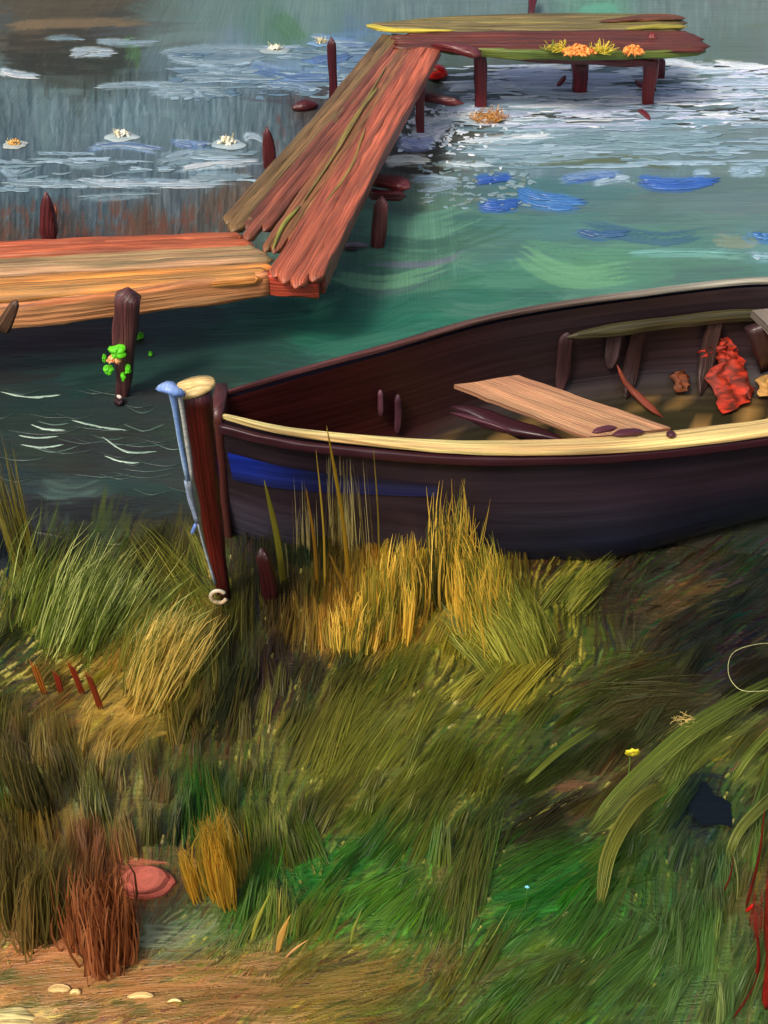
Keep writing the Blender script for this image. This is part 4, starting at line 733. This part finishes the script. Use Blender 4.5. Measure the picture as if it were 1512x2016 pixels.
# ------------------------------------------------------------------ grass: thin curved blades that follow the colours and lie of the bank
def blades(mb, x, y, L, ang, wid, C, stand=.75, bend=.15, nseg=5):
    """x, y: where each blade shows to be rooted; L, ang: its length and lean as seen; all numpy arrays"""
    N = len(x); bx, by, bz = PG(x, y)
    tx = x + L * np.cos(ang); ty = y - L * np.sin(ang)
    dx, dy, dz = rays(tx, ty); tu = by / dy
    U = np.stack([tu * dx, by, HC + tu * dz], -1)
    gxx, gyy, gzz = PG(tx, ty); G = np.stack([gxx, gyy, gzz + .012], -1)
    m = (stand * np.clip(np.sin(ang), 0, 1) ** 2)[:, None] if np.ndim(stand) == 0 else stand[:, None]
    T = U * m + G * (1 - m); B = np.stack([bx, by, bz - .01], -1)
    D = T - B; side = np.cross(D, np.array([0, -CT, ST]) * 1.0); side /= np.linalg.norm(side, axis=1)[:, None] + 1e-9
    side = side + RG.normal(0, .35, (N, 3)); side /= np.linalg.norm(side, axis=1)[:, None]
    K = (B + T) / 2 + np.array([0, 0, 1]) * (np.linalg.norm(D, axis=1) * .12)[:, None] + side * (RG.normal(0, 1, N) * bend * np.linalg.norm(D, axis=1))[:, None]
    u = np.linspace(0, 1, nseg)[None, :, None]
    Cv = B[:, None] * (1 - u) ** 2 + 2 * K[:, None] * u * (1 - u) + T[:, None] * u ** 2
    w = wid[:, None] * np.array([1.0, 1.0, .85, .6, .12][:nseg] if nseg == 5 else np.linspace(1, .1, nseg))[None]
    A = Cv - side[:, None] * w[..., None] / 2; Bq = Cv + side[:, None] * w[..., None] / 2
    V = np.stack([A, Bq], 2)                              # N, nseg, 2, 3
    base = mb.n; idx = (np.arange(N * nseg * 2).reshape(N, nseg, 2)) + base
    q = np.stack([idx[:, :-1, 0], idx[:, 1:, 0], idx[:, 1:, 1], idx[:, :-1, 1]], -1).reshape(-1, 4)
    mb.f.append(q); mb.v.append(V.reshape(-1, 3)); mb.n += N * nseg * 2
    cc = np.broadcast_to(C[:, None, None], (N, nseg, 2, 3)) if C.ndim == 2 else C
    mb.c.append(cc.reshape(-1, 3)); s0 = RG.uniform(0, 50, N)
    S = np.stack([np.broadcast_to(s0[:, None, None] + np.linspace(0, .3, nseg)[None, :, None], (N, nseg, 2)), np.broadcast_to(s0[:, None, None] + np.array([0, .004])[None, None], (N, nseg, 2))], -1)
    mb.st.append(S.reshape(-1, 2))

def on_bank(x, y):
    bx, by, bz = PG(x, y); return by < shore(bx) + .02
def field(n, box, Lr, wr, jit=.16, stand=.75, lenf=None, keep=None):
    x = RG.uniform(box[0], box[2], n); y = RG.uniform(box[1], box[3], n)
    ok = on_bank(x, y)
    if keep is not None: ok &= keep(x, y)
    x, y = x[ok], y[ok]; o = np.argsort(y); x, y = x[o], y[o]; N = len(x)
    a = dirfield(x, y) + RG.normal(0, jit, N); L = RG.uniform(Lr[0], Lr[1], N)
    if lenf is not None: L = L * lenf(x, y)
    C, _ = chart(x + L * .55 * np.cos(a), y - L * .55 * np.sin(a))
    C = C * RG.uniform(.6, 1.5, N)[:, None] * (1 + RG.normal(0, .08, (N, 3)))
    return x, y, L, a, RG.uniform(wr[0], wr[1], N), np.clip(C, .001, 1), stand
def sandy(x, y):        # short and sparse over the sandy lower edge and the muddy right shore, darkened by painted boat shade
    f = np.ones_like(x); f = np.where((y > 1880 - .0 * x) & (x < 900), .35, f)
    f = np.where((x > 1080) & (y < 1330), .45, f); f = np.where((x > 200) & (x < 460) & (y > 1780) & (y < 1890), .4, f); return f
def keep(x, y):
    k = RG.uniform(0, 1, len(x)) < np.where(sandy(x, y) < .6, .4, 1.0)
    for a, b, rx, ry in [(1395, 1620, 75, 115), (1235, 1545, 26, 50), (330, 1775, 75, 75), (1033, 1800, 16, 40), (20, 2030, 90, 60), (130, 1960, 80, 30), (280, 1980, 70, 34), (1480, 1850, 50, 80)]:
        k &= ((x - a) / rx) ** 2 + ((y - b) / ry) ** 2 > 1
    return k
def strokes_of_grass(mb, K, box, Lr, wr, per=(30, 80), width=(16, 60), jit=.05, stand=.6, keepit=True, bend=.04):
    """grass lying in combed swathes: every swathe has one lean, one length and one colour"""
    cx = RG.uniform(box[0], box[2], K); cy = RG.uniform(box[1], box[3], K); o = np.argsort(cy); cx, cy = cx[o], cy[o]
    m = RG.integers(per[0], per[1], K); ca = dirfield(cx, cy) + RG.normal(0, .13, K); cl = RG.uniform(Lr[0], Lr[1], K); cw = RG.uniform(width[0], width[1], K)
    k = np.repeat(np.arange(K), m); v = RG.uniform(-.5, .5, len(k)); w = RG.uniform(-.25, .25, len(k))
    a = ca[k] + RG.normal(0, jit, len(k)) + v * .25
    x = cx[k] + np.sin(ca[k]) * v * cw[k] + np.cos(ca[k]) * w * cl[k]; y = cy[k] + np.cos(ca[k]) * v * cw[k] * .8 - np.sin(ca[k]) * w * cl[k] * .5
    L = cl[k] * RG.uniform(.6, 1.1, len(k)) * sandy(x, y)
    ok = on_bank(x, y)
    if keepit: ok &= keep(x, y)
    C1, _ = chart(cx + cl * .4 * np.cos(ca), cy - cl * .4 * np.sin(ca)); C2, _ = chart(x + L * .4 * np.cos(a), y - L * .4 * np.sin(a))
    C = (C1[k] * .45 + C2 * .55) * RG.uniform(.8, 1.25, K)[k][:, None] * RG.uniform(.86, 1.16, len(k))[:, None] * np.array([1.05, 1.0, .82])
    blades(mb, x[ok], y[ok], L[ok], a[ok], RG.uniform(wr[0], wr[1], len(k))[ok], np.clip(C[ok], .001, 1), stand=stand, bend=bend)
g = MB()
strokes_of_grass(g, 520, (-120, 1060, 1640, 2140), (40, 110), (.002, .005), stand=.35)
strokes_of_grass(g, 150, (-60, 1120, 1580, 2100), (110, 220), (.002, .005), per=(50, 110), width=(50, 120), stand=.12, bend=.02)
strokes_of_grass(g, 170, (-900, 1040, -100, 2300), (60, 130), (.006, .012)); strokes_of_grass(g, 170, (1620, 1040, 2500, 2300), (60, 130), (.006, .012))
tag(g.build('grass', M_GRASS), 'olive and green grass covering the lake bank', 'grass', kind='stuff')

def tuft(name, n, cx, cy, rx, ry, L, wid, ang, cols, label, cat, group=None, fan=0.0, jit=.08, stand=.85, bend=.12):
    K = max(6, n // 34); k = RG.integers(0, K, n); r_ = np.clip(np.abs(RG.normal(0, .62, K)), 0, 1.15); q_ = RG.uniform(0, 6.283, K)
    x = cx + (r_ * np.cos(q_))[k] * rx + RG.normal(0, .13, n) * rx; y = cy + (r_ * np.sin(q_))[k] * ry + RG.normal(0, .18, n) * ry
    a = np.radians(ang) + RG.normal(0, jit * .6, n) + RG.normal(0, jit * .9, K)[k] - fan * (x - cx) / max(rx, 1)
    Cc = lin(np.array(cols, float))[np.where(RG.uniform(0, 1, n) < .6, RG.integers(0, len(cols), K)[k], RG.integers(0, len(cols), n))] * RG.uniform(.8, 1.2, n)[:, None]
    mb = MB(); blades(mb, x, y, RG.uniform(L[0], L[1], n) * RG.uniform(.65, 1.1, K)[k], a, RG.uniform(wid[0], wid[1], n), Cc, stand=stand, bend=bend)
    return tag(mb.build(name, M_GRASS), label, cat, group)
GOLD = [(204, 170, 68), (184, 150, 54), (216, 184, 86), (132, 126, 46), (92, 92, 38)]
OLV = [(104, 110, 40), (122, 124, 46), (86, 94, 34), (140, 136, 56)]
R_ = 'golden reed clumps in front of the boat'
tuft('reed_clump', 420, 885, 1165, 62, 66, (60, 205), (.004, .008), 90, GOLD + [(60, 60, 30)], 'tallest golden reed clump rising against the dark hull', 'reeds', R_, fan=.12)
tuft('reed_clump', 380, 790, 1210, 60, 50, (80, 150), (.004, .008), 88, GOLD, 'golden reed clump just left of the tallest one', 'reeds', R_, fan=.1)
tuft('reed_clump', 320, 690, 1290, 70, 26, (60, 120), (.004, .007), 86, GOLD, 'low golden reed clump farthest left of the three before the boat', 'reeds', R_, fan=.1)
tuft('reed_clump', 420, 970, 1230, 50, 50, (90, 170), (.004, .007), 98, GOLD + OLV, 'ochre reed clump right of the tallest one, below the hull', 'reeds', R_, fan=.1)
tuft('grass_tuft', 600, 1060, 1300, 100, 40, (90, 170), (.003, .006), 116, OLV + [(160, 160, 70)], 'olive grass tuft leaning left under the dark boat hull', 'grass tuft', fan=.3)
tuft('grass_tuft', 300, 1110, 1190, 50, 30, (70, 130), (.003, .006), 48, OLV, 'olive grass tuft leaning right against the lower hull', 'grass tuft')
tuft('grass_tuft', 620, 290, 1350, 95, 70, (80, 170), (.003, .006), 64, [(184, 158, 80), (156, 136, 60), (196, 174, 96), (114, 110, 44), (94, 98, 40)], 'golden grass tuft left of the mooring post foot', 'grass tuft', fan=.35)
tuft('grass_tuft', 900, 150, 1250, 150, 70, (90, 200), (.003, .005), 62, [(78, 92, 30), (96, 108, 36), (60, 74, 26), (170, 176, 100)], 'fine sweeping green tuft at the left shore', 'grass tuft', fan=.25)
tuft('grass_tuft', 500, 430, 1760, 40, 40, (80, 150), (.004, .007), 104, [(176, 136, 44), (150, 120, 40), (120, 108, 40)], 'short mustard tuft right of the pink stone', 'grass tuft', fan=.1)
tuft('grass_tuft', 480, 212, 1862, 80, 56, (50, 190), (.003, .009), 95, [(128, 76, 42), (110, 62, 34), (160, 104, 66), (140, 84, 48), (84, 50, 30)], 'rust brown dry tuft in front of the pink stone', 'grass tuft', fan=.1)
tuft('grass_tuft', 400, 60, 1820, 60, 60, (110, 210), (.004, .007), 94, [(92, 84, 40), (112, 92, 46), (70, 62, 34)], 'tall drab olive tuft at the lower left edge', 'grass tuft', fan=.08)
tuft('grass_tuft', 180, 70, 1610, 50, 24, (100, 180), (.004, .006), 106, [(74, 70, 36), (56, 54, 30), (98, 86, 46)], 'dark drab tuft on the left above the tall olive one', 'grass tuft')
# reeds standing before the blue strake
for k, (x0, y0, x1, y1, w, c, lab) in enumerate([(690, 1075, 643, 838, .02, (134, 108, 32), 'thick ochre reed stalk crossing the blue strake'), (640, 1010, 622, 885, .01, (150, 128, 44), 'thin ochre reed left of the thick stalk, with a bud tip'),
        (625, 1060, 602, 960, .016, (124, 92, 30), 'short brown ochre reed low before the grey hull'), (706, 1180, 648, 1090, .018, (124, 92, 30), 'broad brown reed leaning below the thick stalk'), (560, 1030, 520, 945, .03, (104, 100, 34), 'wide olive reed leaf nearest the mooring post'),
        (745, 1050, 735, 880, .008, (120, 104, 40), 'slim reed right of the thick stalk')]):
    b = PGv(x0, max(y0 + 60, 1160)); tpp = PY(x1, y1, b.y + .02)
    mb = MB(); loft(mb, [b - Vector((0, 0, .03)), b.lerp(tpp, .5) + Vector((.01, 0, 0)), tpp], [w, w * .9, w * .5], w * .3, c, up=(0, 1, 0), power=.8, taper=(.05, .3), jit=.15); thing1('reed', mb, M_GRASS, lab, 'reed', 'single reeds before the boat')
tuft('reed_clump', 150, 660, 1090, 90, 12, (60, 240), (.002, .003), 92, [(130, 120, 60), (96, 84, 44), (180, 168, 110)], 'sparse hair thin reeds rising past the cream gunwale', 'reeds', None, jit=.03, bend=.03, stand=.98)
tuft('reed_clump', 120, 60, 1130, 50, 30, (120, 300), (.003, .006), 104, [(104, 96, 32), (84, 80, 30), (60, 56, 28)], 'long dark reeds leaning left out of the inlet at the picture edge', 'reeds', jit=.05, bend=.05)

# ------------------------------------------------------------------ long arching leaves, stems and small things on the bank
def bigleaf(pts, w, cols, lab, name='long_leaf', grp='long arching leaves at the right', strands=9, hz=.16):
    """a long leaf: many fine overlapping ribs along one arch, ends ragged"""
    p = curve_pts(pts, 30); mb = MB(); m = strands * 4; t = np.gradient(p, axis=0); t /= np.hypot(t[:, 0], t[:, 1])[:, None]; nn = np.stack([-t[:, 1], t[:, 0]], 1)
    prof = np.interp(np.linspace(0, 1, 30), [0, .15, .6, 1], [.35, .8, 1, .95])
    for k in range(m):
        f = (k + .5) / m - .5 + random.gauss(0, .012); q = p + nn * (f * w * prof)[:, None]
        e0 = random.randint(0, 20) if random.random() < .75 else 0; e1 = 30 - (random.randint(0, 14) if random.random() < .5 else 0); e0 = min(e0, 18); e1 = max(e1, e0 + 6); u = np.linspace(0, 1, 30)[e0:e1]; q = q[e0:e1]
        bx, by, bz = PG(q[:, 0], q[:, 1]); d = np.stack([-bx, -by, HC - bz], -1); d /= np.linalg.norm(d, axis=1)[:, None]
        lift = .02 + hz * np.sin(math.pi * u * .9) + random.gauss(0, .004)
        c = np.stack([bx, by, bz], -1) + d * (lift * 1.3)[:, None]
        sd3 = np.cross(np.gradient(c, axis=0), d); sd3 /= np.linalg.norm(sd3, axis=1)[:, None]
        hw = (w / 850 / m * random.uniform(.7, 2.0) * np.clip(np.linspace(0, 1, len(u)) * 8, .2, 1) * np.clip((1 - np.linspace(0, 1, len(u))) * 6, .1, 1))[:, None]
        V = np.stack([c - sd3 * hw, c + d * .0012, c + sd3 * hw], 1); cc = lin(random.choice(cols)) * random.uniform(.85, 1.15)
        mb.grid(V, cc, np.stack([np.repeat(u[:, None], 3, 1), np.repeat([[0, .003, .006]], len(u), 0) + k], -1))
    return thing1(name, mb, M_GRASS, lab, 'leaf', grp)
LG = [(108, 120, 52), (98, 112, 44), (122, 130, 58), (84, 98, 38)]
bigleaf([(1160, 1640), (1225, 1560), (1340, 1455), (1440, 1390), (1560, 1330)], 38, LG, 'widest arching green leaf sweeping up to the right edge', strands=12, hz=.2)
bigleaf([(1180, 1790), (1200, 1680), (1250, 1590), (1310, 1545)], 34, [(112, 114, 48), (100, 102, 40), (124, 124, 56)], 'broad drooping olive leaf below the widest leaf', strands=11, hz=.14)
bigleaf([(1440, 1540), (1480, 1480), (1560, 1400)], 20, LG, 'short green leaf at the right edge above the dark puddle', strands=6, hz=.1)
bigleaf([(1430, 1700), (1460, 1630), (1540, 1550)], 22, [(96, 104, 46), (112, 118, 56)], 'dull green leaf at the right edge beside the red reeds', strands=7, hz=.1)
bigleaf([(1030, 1545), (1100, 1480), (1180, 1425)], 14, [(112, 120, 48), (96, 108, 42)], 'thin straight blade pair lying in the middle of the bank', strands=4, hz=.05)
mb = MB(); fibres(mb, PGv(1325, 1488, .2), .035, 34, .03, [(204, 186, 120), (180, 164, 96)], .0025, .4); thing1('seed_head', mb, M_GRASS, 'pale bristly seed head on the widest arching leaf', 'seed head')
fl = empty('yellow_flower', PGv(1235, 1520, .02), 'single yellow flower at the left edge of the widest arching leaf', 'flower')
mb = MB(); cf = PGv(1235, 1520, .12)
for k in range(7):
    a = k * .9; d = Vector((math.cos(a), -.2 * math.sin(a), math.sin(a))); loft(mb, [cf, cf + d * .015 + Vector((0, -.007, 0)), cf + d * .028], [.017, .026, .015], .005, (226, 216, 60), up=(0, 1, 0), n=6, nsec=6, taper=(0, .3)); 
mb.build('petals', M_PETAL, fl); mb = MB(); lumps(mb, cf + Vector((0, -.006, 0)), .006, .003, .004, 8, [(190, 176, 60)], .006); mb.build('centre', M_PETAL, fl)
mb = MB(); loft(mb, [PGv(1235, 1560), cf + Vector((0, .01, -.04)), cf], .004, .004, (90, 110, 40), up=(0, 1, 0), n=8, nsec=6); mb.build('stem', M_GRASS, fl)
mb = MB(); lumps(mb, PGv(1033, 1776, .09), .004, .003, .004, 5, [(150, 220, 236)], .007); loft(mb, [PGv(1033, 1800), PGv(1033, 1776, .09)], .003, .003, (60, 110, 40), up=(0, 1, 0), n=5, nsec=6); thing1('blue_flower', mb, M_PETAL, 'tiny pale blue flower in the bright green grass', 'flower')
mb = MB(); loft(mb, [PGv(1530, 1335, .2), PGv(1470, 1342, .22), PGv(1420, 1360, .22), PGv(1410, 1400, .22), PGv(1430, 1432, .22), PGv(1470, 1436, .22), PGv(1530, 1420, .2)], .0022, .0022, (196, 196, 130), n=50, nsec=6); thing1('loose_fibre', mb, M_STRAND, 'hair thin pale fibre curled over the widest arching leaf', 'loose_fibre')  # a stray fibre lying on top, no part of a plant
for (x0, y0, x1, y1, w, lab) in [(1468, 1790, 1506, 1590, .011, 'long red reed with a bright red tip low on it'), (1420, 1765, 1444, 1680, .005, 'short faint red reed left of the long one'), (1508, 1990, 1510, 1730, .034, 'thick red reed at the lower right edge'), (1488, 1930, 1486, 1810, .011, 'thin red reed just left of the thick one'), (1440, 2010, 1500, 1900, .006, 'curved dark red reed at the bottom right')]:
    b = PGv(x0, y0); t2 = PY(x1, y1, b.y); mb = MB(); loft(mb, [b, b.lerp(t2, .5) + Vector((.01, 0, 0)), t2], [w, w * .8, w * .4], w * .7, (168, 30, 20) if x0 > 1480 else (120, 26, 18), col2=(110, 22, 16), up=(0, 1, 0), power=.8, nsec=8, taper=(.1, .3), jit=.3)
    if x0 == 1468: loft(mb, [b + Vector((-.004, -.01, .0)), b + Vector((.004, -.012, .03)), b + Vector((.01, -.01, .05))], .012, .01, (206, 20, 20), up=(0, 1, 0), power=.9, nsec=8, taper=(.3, .4))
    thing1('red_reed', mb, M_CLOTH, lab, 'reed', 'red reeds at the right edge')
for (x0, y0, x1, y1, c, lab) in [(85, 1370, 58, 1298, (206, 140, 50), 'orange red shoot farthest left on the green tuft'), (118, 1370, 104, 1318, (170, 66, 40), 'red shoot second from the left on the green tuft'), (160, 1370, 132, 1300, (150, 60, 34), 'tallest red shoot in the middle of the four'), (196, 1400, 166, 1318, (156, 74, 40), 'red shoot farthest right of the four')]:
    b = PGv(x0, y0); t2 = PY(x1, y1, b.y); mb = MB()
    for k in range(3): o = Vector((k * .008, 0, 0)); loft(mb, [b + o, b.lerp(t2, .5) + o, t2 + o - Vector((0, 0, .015 * k))], .008, .006, c, up=(0, 1, 0), power=.8, nsec=6, taper=(.1, .3), jit=.2, col2=(120, 50, 30))
    thing1('red_shoot', mb, M_GRASS, lab, 'shoot', 'red shoots on the left tuft')
# dark stake sunk beside the mooring post, pale shoots low on the bank
mb = MB(); b = PGv(538, 1188); loft(mb, [b - Vector((0, 0, .03)), PY(528, 1140, b.y), PY(514, 1078, b.y + .02)], [.05, .07, .05], .05, (48, 14, 18), up=(0, 1, 0), power=.5, taper=(.1, .06), jit=.35); thing1('broken_stake', mb, M_DARK, 'short broken dark red stake right of the mooring post foot', 'stake')
for x0, y0, x1, y1, w, c, lab in [(492, 1862, 534, 1752, .012, (150, 150, 62), 'tall pale shoot farthest left of the lone shoots'), (545, 1880, 572, 1800, .022, (196, 160, 84), 'broad straw coloured shoot in the middle of the lone shoots'), (690, 1862, 712, 1792, .011, (150, 156, 70), 'short pale shoot farthest right of the lone shoots'), (560, 1888, 606, 1850, .008, (206, 160, 110), 'fallen straw stalk lying across the foot of the broad shoot')]:
    b = PGv(x0, y0); t2 = PY(x1, y1, b.y); mb = MB(); loft(mb, [b, b.lerp(t2, .5) + Vector((-.006, 0, 0)), t2], [w * .6, w, w * .3], .004, c, up=(0, 1, 0), power=.8, nsec=8, taper=(.1, .4), jit=.3, cj=.3); thing1('grass_shoot', mb, M_GRASS, lab, 'shoot', 'lone pale shoots on the lower bank')
# pink stone
cs = PGv(288, 1742); n = 22; t = np.linspace(0, 2 * math.pi, 40, endpoint=False); V_ = []
for a in np.linspace(-.2, math.pi / 2, 14):
    r = math.cos(a) ** .8 if a > 0 else 1.0; rr = (.92 + .16 * vnoise(t * 1.3, t * 0 + a, 8)); V_.append(np.stack([cs.x + .092 * r * rr * np.cos(t), cs.y + .06 * r * rr * np.sin(t), cs.z + .05 * math.sin(a) * (.9 + .2 * rr)], -1))
V_ = np.array(V_); mb = MB(); mb.grid(V_, lin((222, 118, 98)) * (1 + .5 * (vnoise(V_[..., 0] * 20, V_[..., 2] * 160, 3) - .5))[..., None], np.stack([V_[..., 0], V_[..., 2]], -1), closed=True); thing1('stone', mb, M_STONE, 'flat salmon pink stone half hidden by rust brown dry grass', 'stone')
# pale chips on the sand
for x, y, w, h, lab in [(118, 1952, 46, 14, 'large cream chip of wood on the sand at the lower left'), (278, 1966, 54, 9, 'long cream chip of wood right of the largest one'), (150, 1960, 22, 9, 'small cream chip touching the largest one'), (345, 1976, 30, 5, 'thin cream splinter farthest right on the sand')]:
    c = PGv(x, y, .012); pxm = F_ / (c.y * CT + (HC - c.z) * ST); mb = MB(); d = Vector((w / pxm / 2, 0, .002)); loft(mb, [c - d, c + Vector((0, .004, .003)), c + d], h / pxm * 1.1, .012, (226, 200, 136), col2=(206, 172, 110), taper=(.3, .3), jit=.35, n=14); thing1('wood_chip', mb, M_WOOD, lab, 'wood chip', 'cream wood chips on the sand')
V_ = []; cs = PGv(20, 2008)
for a in np.linspace(-.2, math.pi / 2, 10):
    r = math.cos(a) ** .8 if a > 0 else 1.0; rr = (.85 + .3 * vnoise(t * 1.6, t * 0 + a * .5, 18)); V_.append(np.stack([cs.x + .075 * r * rr * np.cos(t), cs.y + .035 * r * rr * np.sin(t), cs.z + .02 * math.sin(a) + 0 * t], -1))
V_ = np.array(V_); mb = MB(); mb.grid(V_, lin((206, 188, 130)) * (1 + .3 * (vnoise(V_[..., 0] * 60, V_[..., 1] * 60, 3) - .5))[..., None], V_[..., :2].copy(), closed=True); thing1('flat_stone', mb, M_STONE, 'flat cream stone in the bottom left corner', 'stone')
# puddle
cs = PGv(1390, 1590, .012); t = np.linspace(0, 2 * math.pi, 40, endpoint=False); V_ = []
for k in (1.0, .9, .5, .02):
    rr = (.55 + .5 * vnoise(t * 1.3, t * 0, 28) + .35 * vnoise(t * 4.1, t * 0, 29)); V_.append(np.stack([cs.x + .075 * k * rr * np.cos(t), cs.y + .085 * k * rr * np.sin(t), gz(cs.x + .075 * k * rr * np.cos(t), cs.y + .085 * k * rr * np.sin(t)) + .02 + .002 * (1 - k)], -1))
V_ = np.array(V_); mb = MB(); mb.grid(V_, np.broadcast_to(lin((12, 20, 28)), V_.shape), V_[..., :2].copy(), closed=True); tag(mb.build('puddle', M_WATER), 'small dark blue puddle in the grass under the right hand leaves', kind='structure')

for o in bpy.data.objects:
    if '_org' in o.keys(): del o['_org']
